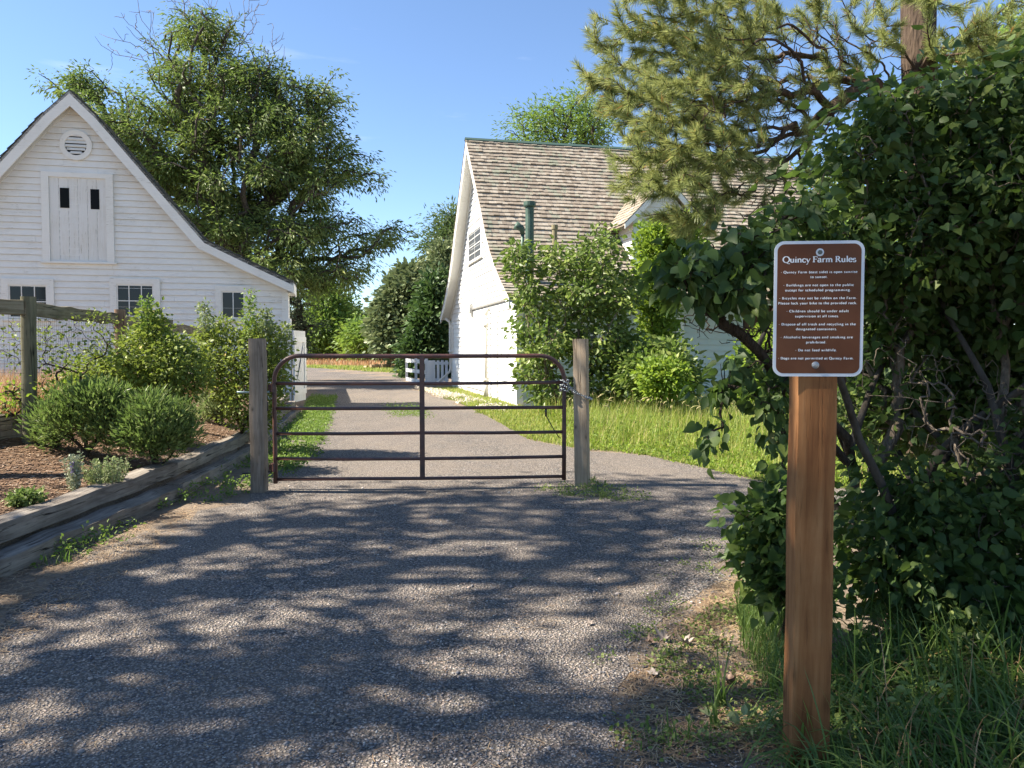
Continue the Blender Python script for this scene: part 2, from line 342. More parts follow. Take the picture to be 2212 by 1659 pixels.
# ------------------------------------------------------------------ ground materials
def gravel_mat(name):
    m = M(name); v = m.co(); wv = m.n('ShaderNodeVectorMath', {0: v, 1: m.n('ShaderNodeTexNoise', {'Vector': v, 'Scale': 30.}).outputs['Color']}, operation='ADD').outputs[0]
    big = m.noise(m.co(scale=(1.6, .5, 1)), .5, 4, .6); mid = m.noise(v, 3.0, 4, .6)
    v1 = m.n('ShaderNodeTexVoronoi', {'Vector': v, 'Scale': 66., 'Randomness': 1.}); v2 = m.n('ShaderNodeTexVoronoi', {'Vector': v, 'Scale': 125.})
    cr = m.ramp(m.n('ShaderNodeSeparateColor', {0: v1.outputs['Color']}).outputs[0], [(0, (.085, .082, .083)), (.25, (.18, .172, .165)), (.5, (.30, .27, .235)), (.72, (.44, .37, .30)), (.88, (.46, .36, .31)), (1, (.60, .57, .53))])
    fine = m.ramp(m.n('ShaderNodeSeparateColor', {0: v2.outputs['Color']}).outputs[1], [(0, (.24, .205, .18)), (.5, (.40, .335, .28)), (1, (.56, .48, .40))])
    f = m.ramp(m.math('ADD', m.math('MULTIPLY', big, .75), m.math('MULTIPLY', mid, .25)), [(.43, (0,)), (.58, (.85,))])
    c = m.mix(f, cr, fine); gap = m.ramp(v1.outputs['Distance'], [(.22, (1,)), (.6, (.18,))]); c = m.mix(.8, c, m.mix(1., c, gap, 'MULTIPLY'))
    c = m.mix(m.ramp(mid, [(.35, (0,)), (.75, (.25,))]), c, (.16, .125, .09))
    m.set(color=c, rough=.9, spec=.2)
    h = m.math('SUBTRACT', m.math('MULTIPLY', m.ramp(v1.outputs['Distance'], [(0, (1,)), (.6, (0,))]), 1.), m.math('MULTIPLY', v2.outputs['Distance'], .3)); m.bump(m.math('ADD', h, m.math('MULTIPLY', mid, 1.2)), .85, .012); return m.m
def soil_mat(name, a, b, c_, scale=1., needles=True):
    m = M(name); v = m.co(); n1 = m.noise(v, 2.2 * scale, 6, .65); n2 = m.noise(v, 40 * scale, 6, .7); st = m.noise(m.co(scale=(1, .15, 1), rot=(0, 0, .6)), 70 * scale, 4, .6, 1.5); st2 = m.noise(m.co(scale=(.15, 1, 1), rot=(0, 0, .3)), 70 * scale, 4, .6, 1.5)
    f = m.math('ADD', m.math('MULTIPLY', n1, .5), m.math('MULTIPLY', n2, .5)); c = m.ramp(f, [(.3, a), (.5, b), (.7, c_)])
    if needles: c = m.mix(m.ramp(m.math('MAXIMUM', st, st2), [(.58, (0,)), (.68, (.8,))]), c, (.40, .28, .16))
    m.set(color=c, rough=.95, spec=.1); m.bump(m.math('ADD', n2, m.math('MAXIMUM', st, st2)), .9, .02); return m.m
m_gravel = gravel_mat('gravel'); m_soil = soil_mat('soil', (.10, .075, .055), (.235, .185, .14), (.37, .30, .235))
m_mulch = soil_mat('mulch', (.06, .035, .022), (.19, .115, .07), (.38, .25, .15), 1.2)
m_turf = soil_mat('turf_soil', (.045, .05, .02), (.10, .11, .04), (.20, .17, .08), .8, needles=False)
m_field = soil_mat('dry_field', (.26, .13, .05), (.42, .23, .09), (.55, .36, .16), .35, needles=False)
# ------------------------------------------------------------------ ground sheets
def axis_vals(lo, hi, fine_lo, fine_hi, fine, growf=1.18):
    v = list(np.arange(fine_lo, fine_hi, fine)); s = fine; x = fine_lo
    while x > lo: s *= growf; x -= s; v.insert(0, x)
    s = fine; x = v[-1]
    while x < hi: s *= growf; x += s; v.append(x)
    return np.array(v)
def sheet(name, xs, ys, mat, zoff=0., kind='structure'):
    X, Y = np.meshgrid(xs, ys); Z = H(X, Y) + zoff; nx = len(xs); ny = len(ys)
    i = np.arange(ny - 1)[:, None] * nx + np.arange(nx - 1)[None]; F = np.stack([i, i + 1, i + nx + 1, i + nx], -1).reshape(-1, 4)
    o = mobj(name, np.stack([X, Y, Z], -1).reshape(-1, 3), [F], mat, smooth=True); tag(o, kind=kind); return o
xs = axis_vals(-700, 700, -12, 9, .15); ys = axis_vals(-80, 1500, -3, 24, .2)
tag(sheet('ground', xs, ys, m_soil), 'bare brown soil and thin turf under the whole farmyard')
def poly_sheet(name, poly, mat, zoff, label, jit=.06, step=.25):
    """an irregular patch lying on the terrain, its edge worn and wavy"""
    P = []; poly = [np.array(p[:2], float) for p in poly]
    for a, b in zip(poly, poly[1:] + poly[:1]):
        dist = np.hypot(*(a + b)) / 2; st = max(step, dist * .04); k = max(1, int(np.linalg.norm(b - a) / st))
        for i in range(k): p = a + (b - a) * i / k; P.append(p + rng.normal(0, jit * min(4, max(1, dist / 8)), 2) * (i > 0))
    pts = [Vector(p) for p in P]; lo = np.min(P, 0); hi = np.max(P, 0); inner = []
    y = lo[1]
    while y < hi[1]:
        st = max(.3, abs(y) * .04); xx = np.arange(lo[0], hi[0], st) + rng.uniform(0, st); q = np.column_stack([xx, np.full(len(xx), y)]); q = q[in_poly(q[:, 0], q[:, 1], P)] if len(q) else q
        inner += [Vector(t) for t in q]; y += st
    n = len(pts); ed = [(i, (i + 1) % n) for i in range(n)]
    vv, ee, ff, _, _, _ = delaunay_2d_cdt(pts + inner, ed, [], 0, 1e-5)
    V = np.array([(v.x, v.y) for v in vv]); F = np.array([f for f in ff if len(f) == 3]); c = V[F].mean(1); F = F[in_poly(c[:, 0], c[:, 1], P)]
    a = V[F]; cr = (a[:, 1, 0] - a[:, 0, 0]) * (a[:, 2, 1] - a[:, 0, 1]) - (a[:, 1, 1] - a[:, 0, 1]) * (a[:, 2, 0] - a[:, 0, 0]); F[cr < 0] = F[cr < 0][:, ::-1]
    o = mobj(name, np.column_stack([V, H(V[:, 0], V[:, 1]) + zoff]), [F], mat, smooth=True); tag(o, label, kind='structure'); return o
drive_px = [(200, 1190), (330, 1140), (540, 1078), (590, 1020), (622, 960), (660, 915), (690, 885), (672, 850), (650, 825), (655, 794), (740, 797), (850, 806), (862, 815), (882, 826), (905, 845), (985, 868), (1030, 890), (1090, 920), (1140, 950), (1270, 975), (1400, 985), (1520, 1010), (1600, 1030), (1690, 1050)]
drive = [(-2.9, -3), (-2.7, 2.0), (-2.75, 4.2)] + [tuple(g(*p)[:2]) for p in drive_px] 
far_i = drive.index(tuple(g(655, 794)[:2])); drive.insert(far_i, (-27, 55)); drive.insert(far_i, (-25, 42)); 
drive += [(6, 7.6), (12, 7.2), (12, 5.9), (5, 6.3), tuple(g(1575, 1180)[:2]), tuple(g(1500, 1290)[:2]), tuple(g(1350, 1400)[:2]), tuple(g(1330, 1659)[:2]), (.25, 1.2), (.6, -3)]
poly_sheet('gravel_drive', drive, m_gravel, .003, 'grey gravel farm drive')
bed = [(float(xl(y)) - .1, y) for y in np.arange(-2, 19, 1.)] + [(-6.3, 18), (-6.1, 13), (-5.8, 10), (-5.5, 8), (-6.2, 6), (-7, 3), (-7, -2)]
poly_sheet('mulch_bed', bed, m_mulch, .006, 'bark mulch of the raised planting bed', jit=.03)
poly_sheet('dry_field', [(-160, 78), (-30, 76), tuple(g(740, 791)[:2]), (-8, 66), (-2, 58), (30, 55), (120, 60), (160, 150), (160, 260), (-200, 260)], m_field, .004, 'dry orange-brown field beyond the drive', jit=.3, step=2)
poly_sheet('verge', [tuple(g(*p)[:2]) for p in [(1275, 970), (1400, 983), (1600, 1028), (1690, 1048)]] + [(6, 7.8), (14, 7.4), (16, 22), (2, 22)] + [tuple(g(*p)[:2]) for p in [(1120, 880), (990, 845), (905, 842), (985, 866), (1090, 918), (1140, 948)]], m_turf, .003, 'turf verge right of the drive', jit=.05)
poly_sheet('grass_strip', [tuple(g(*p)[:2]) for p in [(660, 794), (850, 806)]] + [(-3, 50), (-2, 58), (-8, 67), tuple(g(740, 790)[:2]), (-30, 78), (-40, 60)], m_turf, .005, 'mown green strip between the drive and the field', jit=.2, step=1)
# ------------------------------------------------------------------ building helpers
m_paint = paint_mat('white_paint'); m_paint_trim = paint_mat('white_trim', (.78, .765, .72), dirt=.25); m_paint_door = paint_mat('white_door_paint', (.72, .71, .68), axis='Z', dirt=.45)
m_glass = M('window_glass').set(color=(.010, .012, .016), rough=.1, spec=.35).m
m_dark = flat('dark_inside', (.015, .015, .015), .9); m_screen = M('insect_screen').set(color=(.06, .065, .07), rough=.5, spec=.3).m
m_black = flat('black_metal', (.02, .02, .022), .45, .3)
def slats(sfun, z0, z1, e, W3, mb, out=.030, maxlen=3.6):
    """clapboards: each board leans out at its foot; boards butt end to end"""
    z = z0; k = 0
    while z < z1 - .01:
        zt = min(z + e, z1); a0, b0 = sfun(z); a1, b1 = sfun(zt)
        if b0 - a0 > .05:
            cuts = [a0]; s = a0 + rng.uniform(.8, maxlen)
            while s < b0 - .5: cuts.append(s); s += rng.uniform(1.6, maxlen)
            cuts.append(b0)
            for c0, c1 in zip(cuts[:-1], cuts[1:]):
                j = rng.normal(0, .0015); o = out + rng.normal(0, .0012); t0 = a1 if c0 == a0 else c0; t1 = b1 if c1 == b0 else c1
                t0 = max(t0, a1); t1 = min(t1, b1)
                if t1 <= t0: t1 = t0 + .01
                g_ = .0015
                V = [W3(c0 + g_, z + j, 0), W3(c1 - g_, z + j, 0), W3(c1 - g_, z + j, o), W3(c0 + g_, z + j, o), W3(t1 - g_, zt + j, .004), W3(t0 + g_, zt + j, .004)]
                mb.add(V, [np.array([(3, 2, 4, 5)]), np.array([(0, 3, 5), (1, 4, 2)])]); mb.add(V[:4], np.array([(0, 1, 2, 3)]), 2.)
        z = zt; k += 1
def wbox(mb, W3, s0, s1, z0, z1, n0, n1, r=None):
    q = [W3(s, z, n) for s in (s0, s1) for z in (z0, z1) for n in (n0, n1)]; return mb.hexa(q, r)
def window(W3, parent, s0, s1, z0, z1, cols, rows, casing=.12, glass=m_glass, sill=True, frame_mat=None, name='window', deep=.03, mun=.022):
    fm = frame_mat or m_paint_trim; M_ = MB()
    wbox(M_, W3, s0 - casing, s0, z0 - .02, z1 + casing, -.01, .065); wbox(M_, W3, s1, s1 + casing, z0 - .02, z1 + casing, -.01, .065); wbox(M_, W3, s0, s1, z1, z1 + casing, -.01, .062)
    f = M_.build(name, fm, parent)
    sub = MB(); 
    for a, b in ((s0, s0 + .035), (s1 - .035, s1)): wbox(sub, W3, a, b, z0, z1, .002, .046)
    wbox(sub, W3, s0 + .035, s1 - .035, z1 - .035, z1, .002, .045); wbox(sub, W3, s0 + .035, s1 - .035, z0, z0 + .04, .002, .045)
    for i in range(1, cols): c = s0 + (s1 - s0) * i / cols; wbox(sub, W3, c - mun / 2, c + mun / 2, z0 + .04, z1 - .035, .006, .043)
    for i in range(1, rows): c = z0 + (z1 - z0) * i / rows; wbox(sub, W3, s0 + .035, s1 - .035, c - mun / 2, c + mun / 2, .007, .042)
    def ch(mbx, nm, mt): 
        o = mbx.build(nm, mt); o.parent = f; o.matrix_parent_inverse = (f.parent.matrix_basis if f.parent else Matrix()).inverted(); return o
    gl = MB(); wbox(gl, W3, s0 + .01, s1 - .01, z0 + .01, z1 - .01, -.002, .030); 
    ch(sub, 'sash', fm); ch(gl, 'pane', glass)
    if sill: sm = MB(); wbox(sm, W3, s0 - casing - .03, s1 + casing + .03, z0 - .065, z0 - .02, -.01, .095); ch(sm, 'sill', fm)
    return f
def shingles(prof, t0, t1, expo, W3, mb, butt=.02, wlo=.09, whi=.2, rag=.012, every=0):
    """courses of wooden shingles on a roof slope. prof: (v,z) from the eave up to the ridge; W3(t,v,z)"""
    prof = np.array(prof); seg = np.linalg.norm(np.diff(prof, axis=0), axis=1); cum = np.concatenate([[0], np.cumsum(seg)]); L = cum[-1]
    def P(d): d = min(max(d, 0), L); return np.array([np.interp(d, cum, prof[:, 0]), np.interp(d, cum, prof[:, 1])])
    k = 0; d = 0
    while d < L - .05:
        a = P(d); b = P(min(d + expo * 1.12, L)); tn = (b - a) / (np.linalg.norm(b - a) + 1e-9); nr = np.array([tn[1], -tn[0]]) * (1 if tn[1] * 1 > 0 else 1)
        if nr[1] < 0: nr = -nr
        thick = butt * (1.35 if every and k % every == 0 else 1); t = t0; 
        wav = .5 * rag * math.sin(k * 1.7)
        while t < t1 - .02:
            w_ = rng.uniform(wlo, whi); te = min(t + w_, t1); j = rng.normal(0, rag) + wav * math.sin(t * .9 + k); h = thick * rng.uniform(.75, 1.3)
            A = a - tn * (j + .01)
            V = [W3(t, *A), W3(te - .004, *A), W3(te - .004, *(A + nr * h)), W3(t, *(A + nr * h)), W3(te - .004, *(b + nr * .004)), W3(t, *(b + nr * .004))]
            mb.add(V, [np.array([(0, 1, 2, 3), (3, 2, 4, 5)]), np.array([(0, 3, 5), (1, 4, 2)])]); t = te
        d += expo; k += 1
def slab(prof, t0, t1, W3, mb, th=.06):
    for (v0, z0), (v1, z1) in zip(prof[:-1], prof[1:]):
        mb.hexa([W3(t, *p) for t in (t0, t1) for p in ((v0, z0 - th), (v0, z0 - .002), (v1, z1 - th), (v1, z1 - .002))])
# ------------------------------------------------------------------ the barn on the left
th = R(13); B0 = np.array([-5.97, 21.0, 0]); bu = np.array([-math.cos(th), -math.sin(th), 0]); bn = np.array([math.sin(th), -math.cos(th), 0])
def WB(s, z, n): return B0 + bu * s + bn * n + np.array((0, 0, z))            # s runs left along the gable, n towards the viewer
def b_sz(px, py): p = on_plane(px, py, B0, bn); return float(np.dot(p - B0, bu)), float(p[2])
apex = b_sz(158, 201); prof_px = [(632, 610), (538, 565), (445, 520), (377, 443), (305, 360), (215, 256)]
RS = [b_sz(*p) for p in prof_px]; RS[0] = (-.17, RS[0][1]); RS = RS + [apex]; LS = [(2 * apex[0] - s, z) for s, z in RS[:-1]][::-1]
BP = RS + LS; ovb = .3                                                         # outline of the roof, right eave to left eave
barn = empty('barn', B0, 'white clapboard barn with steep gable and round vent behind the rose shrubs', 'barn')
rs = np.array(BP); s_mid = apex[0]; sL = 2 * s_mid
def barn_span(z):
    zz = z + .18; r = np.array(RS); a = 0. if zz < r[0][1] else float(np.interp(zz, r[:, 1], r[:, 0])); a = max(a, 0.); return (a, 2 * s_mid - a)
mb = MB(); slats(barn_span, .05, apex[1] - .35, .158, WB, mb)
prof_in = [(0, 0), (0, 3.05)] + [(s, z - .2) for s, z in RS[1:]]; prof_in = prof_in + [(2 * s_mid - s, z) for s, z in prof_in[:-1]][::-1]
fr = [WB(s, z, -.001) for s, z in prof_in]; bk = [WB(s, z, -1.2) for s, z in prof_in]; n = len(fr)
mb.mixed(np.array(fr + bk), [tuple(range(n)), tuple(range(2 * n - 1, n - 1, -1))] + [(i, i + n, (i + 1) % n + n, (i + 1) % n) for i in range(n)])
mb.build('wall', m_paint, barn)
m_shingle_dark = M('dark_shingle'); _f = m_shingle_dark.attr(); m_shingle_dark.set(color=m_shingle_dark.ramp(_f, [(0, (.035, .045, .045)), (.5, (.06, .07, .065)), (1, (.11, .105, .09))]), rough=.9); m_shingle_dark = m_shingle_dark.m
def WBr(t, s, z): return WB(s, z, t)
mb = MB(); slab(BP, -1.4, ovb, WBr, mb, .1); shingles(RS, -1.4, ovb + .03, .24, WBr, mb, .03); shingles(LS[::-1], -1.4, ovb + .03, .24, WBr, mb, .03)
roof_b = mb.build('roof', m_shingle_dark, barn)
mb = MB(); wr = .265                                                            # rake boards
RA = [(s, z - .02) for s, z in RS]; RA[-1] = (apex[0], apex[1] - .03); LA = [(2 * apex[0] - s, z) for s, z in RA[:-1]][::-1]
def rake2(R_, mb, W3, n0, n1, width):
    """one rake board following the roofline; at the ridge both boards meet plumb"""
    P = np.array(R_); out = []
    for i in range(len(P)):
        a = P[max(i - 1, 0)]; b = P[min(i + 1, len(P) - 1)]; t_ = (b - a) / np.linalg.norm(b - a); q = np.array([-t_[1], t_[0]]); q = q if q[1] < 0 else -q
        if i == len(P) - 1: out.append(np.array([P[i][0], P[i][1] - width / abs(q[1])]))
        elif i == 0: out.append(P[i] + np.array([0, -width * 1.05]))
        else: out.append(P[i] + q * width)
    for i in range(len(P) - 1):
        mb.hexa([W3(q[0], q[1], nn) for q in (P[i], P[i + 1]) for nn in (n0, n1)][:2] + [W3(q[0], q[1], nn) for q in (out[i],) for nn in (n0, n1)] + [W3(P[i + 1][0], P[i + 1][1], nn) for nn in (n0, n1)] + [W3(out[i + 1][0], out[i + 1][1], nn) for nn in (n0, n1)], .4)
rake2(RA, mb, WB, .26, .30, wr); rake2([(2 * apex[0] - s, z) for s, z in RA], mb, WB, .26, .30, wr)
rake2([(s, z - .08) for s, z in RA], mb, WB, .0, .26, .035); rake2([(2 * apex[0] - s, z - .08) for s, z in RA], mb, WB, .0, .26, .035)
rake2([(s, z - .14) for s, z in RA], mb, WB, .02, .05, .16); rake2([(2 * apex[0] - s, z - .14) for s, z in RA], mb, WB, .02, .05, .16)
mb.build('rake_board', m_paint_trim, barn)
mb = MB(); wbox(mb, WB, -.03, .14, .05, 3.1, -.05, .04); mb.build('corner_board', m_paint_trim, barn)
mb = MB(); wbox(mb, WB, -.14, 0.02, 3.0, 3.05, -1.3, .05); mb.build('soffit', m_paint_trim, barn)
mb = MB(); wbox(mb, WB, -.19, -.16, 2.98, 3.24, -1.3, .26); mb.build('eave_board', m_paint_trim, barn)
# loft door
s1, z1 = b_sz(106, 382); s0, z0 = b_sz(233, 565); S0, S1 = min(s0, s1), max(s0, s1)
mb = MB(); c_ = .17; wbox(mb, WB, S0 - c_, S0, z0 - .03, z1 + .12, 0, .07); wbox(mb, WB, S1, S1 + c_, z0 - .03, z1 + .12, 0, .07); wbox(mb, WB, S0, S1, z1, z1 + .12, 0, .067)
ld = mb.build('loft_door', m_paint_trim, barn)
def sub(mbx, nm, mt, f, par):
    o = mbx.build(nm, mt); o.parent = f; o.matrix_parent_inverse = par.matrix_basis.inverted(); return o
mb = MB(); np_ = 6; ww = (S1 - S0) / np_
for i in range(np_): wbox(mb, WB, S0 + ww * i + .004, S0 + ww * (i + 1) - .004, z0, z1, 0, .030 + rng.uniform(-.003, .003))
sub(mb, 'plank_panel', m_paint_door, ld, barn)
mb = MB(); wbox(mb, WB, S0 - c_ - .05, S1 + c_ + .05, z0 - .075, z0 - .03, 0, .10); sub(mb, 'sill', m_paint_trim, ld, barn)
for a, b in (((130, 406), (151, 450)), ((196, 409), (216, 453))):
    sa, za = b_sz(*a); sb, zb = b_sz(*b); mb = MB(); wbox(mb, WB, sb, sa, zb, za, .02, .0385); sub(mb, 'pane', m_glass, ld, barn)
# round vent
sc_, zc = b_sz(165, 314.5); vent = MB(); k = 40; ro, ri = .37, .25
ring = [(math.cos(2 * math.pi * i / k), math.sin(2 * math.pi * i / k)) for i in range(k)]
V = [WB(sc_ + c * r_, zc + s * r_, nn) for nn, r_ in ((.0, ro), (.06, ro), (.06, ri), (-.02, ri)) for c, s in ring]
F = [(l * k + i, l * k + (i + 1) % k, (l + 1) * k + (i + 1) % k, (l + 1) * k + i) for l in range(3) for i in range(k)]
vent.add(V, np.array(F)); vo = vent.build('round_vent', m_paint_trim, barn)
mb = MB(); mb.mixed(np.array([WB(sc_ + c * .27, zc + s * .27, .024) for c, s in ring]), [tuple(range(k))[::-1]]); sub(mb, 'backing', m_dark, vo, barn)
mb = MB()
for i in range(6):
    z_ = zc - .21 + i * .085; hw = math.sqrt(max(.01, .245 ** 2 - (z_ - zc) ** 2)); q = [WB(s, z, n) for s, z, n in [(sc_ - hw, z_, .05), (sc_ - hw, z_ + .012, .052), (sc_ - hw, z_ + .05, .027), (sc_ - hw, z_ + .062, .03)]] + [WB(s, z, n) for s, z, n in [(sc_ + hw, z_, .05), (sc_ + hw, z_ + .012, .052), (sc_ + hw, z_ + .05, .027), (sc_ + hw, z_ + .062, .03)]]
    mb.hexa(q)
sub(mb, 'louvre', m_paint_trim, vo, barn)
for (a, b, cols, rows, cs) in (((19, 615), (105, 688), 3, 2, .15), ((252, 614), (334, 686), 3, 2, .15), ((478, 629), (530, 689), 2, 1, .14)):
    sa, za = b_sz(*a); sb, zb = b_sz(*b); window(WB, barn, sb, sa, zb, za, cols, rows, casing=cs)
# barn side door: a white plank leaf swung open past the corner, on strap hinges
def WD(s, z, n): 
    a = R(90); u = np.array((math.cos(a), math.sin(a), 0)); q = np.array((math.sin(a), -math.cos(a), 0)); return np.array((-5.72, 20.55, 0)) + u * s + q * n + np.array((0, 0, z))
mb = MB()
for i in range(5): wbox(mb, WD, .0 + i * .23 + .003, (i + 1) * .23 - .003, .12, 2.0, 0, .035)
bd = mb.build('side_door', m_paint_door, barn)
mb = MB(); wbox(mb, WD, 0, 1.15, 1.7, 1.84, .035, .06); wbox(mb, WD, 0, 1.15, .3, .44, .035, .06); wbox(mb, WD, 1.0, 1.15, .44, 1.7, .035, .058); wbox(mb, WD, 0, .14, .44, 1.7, .035, .058)
q0, q1 = np.array((.14, .44)), np.array((1.0, 1.7)); t_ = .07
mb.hexa([WD(s, z, n) for (s, z) in ((.14, .44), (.14, .56), (.92, 1.7), (1.0, 1.7)) for n in (.035, .055)]); sub(mb, 'brace', m_paint_trim, bd, barn)
mb = MB()
for zz in (1.45, .62):
    pts = [WD(1.15, zz - .1, .05), WD(1.21, zz - .08, .05), WD(1.23, zz, .05), WD(1.21, zz + .08, .05), WD(1.15, zz + .1, .05)]; mb = MB(); mb.tube(pts, .012, 6); sub(mb, 'handle', m_paint_trim, bd, barn)
mb = MB()  # grey jamb post at the barn corner that carries the open door
mb.box((-5.83, 20.62, 1.15), (.12, .12, 2.3)); mb.build('door_post', m_paint_trim, barn)
# rear wing, lower and narrower, behind the gable block
def WW(t, s, z): return WB(s, z, -1.2 - t)
wing = [(.5, 2.1), (s_mid, 6.0), (2 * s_mid - .5, 2.1)]
mb = MB(); nn = [(.8, 0), (.8, 2.2), (s_mid, 5.85), (2 * s_mid - .8, 2.2), (2 * s_mid - .8, 0)]; V = [WW(.002, *p) for p in nn] + [WW(8, *p) for p in nn]
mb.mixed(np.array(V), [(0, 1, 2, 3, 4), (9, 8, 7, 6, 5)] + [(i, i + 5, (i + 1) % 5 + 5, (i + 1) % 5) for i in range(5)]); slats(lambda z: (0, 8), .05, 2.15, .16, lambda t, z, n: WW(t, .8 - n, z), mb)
mb.build('rear_wall', m_paint, barn)
mb = MB(); slab(wing, .25, 8.3, WW, mb, .1); shingles(wing[:2], .25, 8.3, .26, WW, mb, .03, .2, .35); mb.build('rear_roof', m_shingle_dark, barn)

# ------------------------------------------------------------------ the farmhouse on the right
ha = math.atan2(.2275, .9738); hu = np.array((math.cos(ha), math.sin(ha), 0)); hv = np.array((-math.sin(ha), math.cos(ha), 0)); C0 = np.array((.16, 20.9, 0)); WID = 11.3; HL = 11.0
def WH(t, v, z): return C0 + hu * t + hv * v + np.array((0, 0, z))
def WG(v, z, n): return WH(-n, v, z)                                           # gable plane: n towards the drive
def WF(t, z, n): return WH(t, -n, z)                                           # front wall: n towards the viewer
def g_vz(px, py): p = on_plane(px, py, C0, hu); return float(np.dot(p - C0, hv)), float(p[2])
def f_tz(px, py): p = on_plane(px, py, C0, hv); return float(np.dot(p - C0, hu)), float(p[2])
hp = [(6.3, 2.85), (5.4, 3.3), (4.6, 3.8), (3.9, 4.3), (3.3, 4.85), (2.6, 5.68), (1.25, 7.1), (0, 8.42)]
NS = [(5.65 - s, z) for s, z in hp]; FS = [(5.65 + s, z) for s, z in hp][::-1]; HP = NS + FS[1:]
house = empty('farmhouse', C0, 'white clapboard farmhouse with flared wood shingle roof right of the drive', 'house')
def house_span(z):
    zz = z + .16; r = np.array(NS); a = 0. if zz < np.interp(0, r[:, 0], r[:, 1]) else float(np.interp(zz, r[:, 1], r[:, 0])); a = max(a, 0); return (a, 11.3 - a)
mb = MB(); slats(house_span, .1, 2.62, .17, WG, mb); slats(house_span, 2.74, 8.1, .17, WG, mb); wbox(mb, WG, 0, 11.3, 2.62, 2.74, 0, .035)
inn = [(0, 0), (0, 3.05)] + [(v, z - .16) for v, z in NS if v > .2]; inn = inn + [(11.3 - v, z) for v, z in inn[:-1]][::-1]; n = len(inn)
V = [WH(.001, v, z) for v, z in inn] + [WH(HL, v, z) for v, z in inn]
mb.mixed(np.array(V), [tuple(range(n)), tuple(range(2 * n - 1, n - 1, -1))] + [(i, i + n, (i + 1) % n + n, (i + 1) % n) for i in range(n)])
m_hpaint = paint_mat('house_paint', (.80, .80, .78), dirt=.15); mb.build('wall', m_hpaint, house)
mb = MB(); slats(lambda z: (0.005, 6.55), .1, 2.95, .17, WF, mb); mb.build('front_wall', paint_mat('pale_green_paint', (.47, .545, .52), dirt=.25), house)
ms = M('wood_shingle'); f_ = ms.attr(); v_ = ms.co(); big = ms.noise(v_, .8, 5, .65); gr = ms.noise(ms.co(scale=(1, 1, .2)), 50, 4, .6)
cc = ms.ramp(f_, [(0, (.24, .20, .155)), (.35, (.31, .26, .205)), (.7, (.37, .32, .255)), (1, (.44, .385, .315))]); cc = ms.mix(ms.ramp(gr, [(.3, (.5,)), (.6, (0,))]), cc, (.13, .10, .08))
moss = ms.ramp(ms.math('ADD', ms.math('MULTIPLY', big, .8), ms.math('MULTIPLY', f_, .22)), [(.56, (0,)), (.68, (.55,))]); cc = ms.mix(moss, cc, (.12, .165, .11))
pos = ms.n('ShaderNodeVectorMath', {0: v_, 1: (7.6, 1.6, 5.0)}, operation='DISTANCE').outputs['Value']
rust = ms.math('MULTIPLY', ms.ramp(pos, [(.0, (1,)), (.13, (0,))]) if False else ms.ramp(ms.math('MULTIPLY', pos, .1), [(.06, (1,)), (.16, (0,))]), ms.ramp(ms.noise(ms.co(scale=(.3, 1, 1.5)), 2.5, 4), [(.4, (0,)), (.6, (1,))])); cc = ms.mix(rust, cc, (.42, .15, .05))
ms.set(color=cc, rough=.92, spec=.12); ms.bump(gr, .5, .006); m_shingle = ms.m
m_green = flat('roof_green', (.05, .09, .07), .6)
mb = MB(); slab(HP, -.38, HL + .35, WH, mb, .09); shingles(NS, -.42, HL + .38, .185, WH, mb, .036, .08, .19, .006, every=3); shingles(FS[::-1], -.42, HL + .38, .185, WH, mb, .022, .1, .3)
roof_h = mb.build('roof', m_shingle, house)
mb = MB(); q = [(5.65 - .10, 8.38), (5.65, 8.47), (5.65 + .10, 8.38)]
for a, b in ((q[0], q[1]), (q[1], q[2])): mb.hexa([WH(t, *p) for t in (-.44, HL + .4) for p in ((a[0], a[1]), (a[0], a[1] + .02), (b[0], b[1]), (b[0], b[1] + .02))])
sub(mb, 'ridge_cap', m_green, roof_h, house)
mb = MB(); HA = [(v, z - .03) for v, z in NS]; HB = [(11.3 - v, z) for v, z in HA]
for P_ in (HA, HB): rake2(P_, mb, WG, .36, .40, .24); rake2([(v, z - .09) for v, z in P_], mb, WG, .0, .36, .03); rake2([(v, z - .13) for v, z in P_], mb, WG, .02, .055, .14)
mb.build('rake_board', m_paint_trim, house)
for v0 in (-.03, 11.2): mb = MB(); wbox(mb, WG, v0, v0 + .13, .05, 2.95, -.04, .04); mb.build('corner_board', m_paint_trim, house)
mb = MB(); wbox(mb, WF, -.05, .13, .05, 2.95, 0, .04); mb.build('corner_board', m_paint_trim, house)
mb = MB(); mb.hexa([WH(t, v, z) for t in (-.3, HL + .3) for v, z in ((-.60, 2.78), (-.60, 2.82), (0, 2.95), (0, 2.99))]); wbox(mb, lambda t, z, n: WH(t, -.6 - n, z), -.35, HL + .3, 2.72, 2.88, 0, .03); mb.build('eave', m_paint_trim, house)
# gable windows
va, za = g_vz(1042, 485); vb, zb = g_vz(1015, 569); window(WG, house, va, vb, zb, za + .0, 2, 4, casing=.1, glass=m_screen)
va, za = g_vz(979.6, 708); vb, zb = g_vz(974, 756); window(WG, house, va, max(vb, va + .65), zb, za, 1, 2, casing=.1, glass=m_screen)
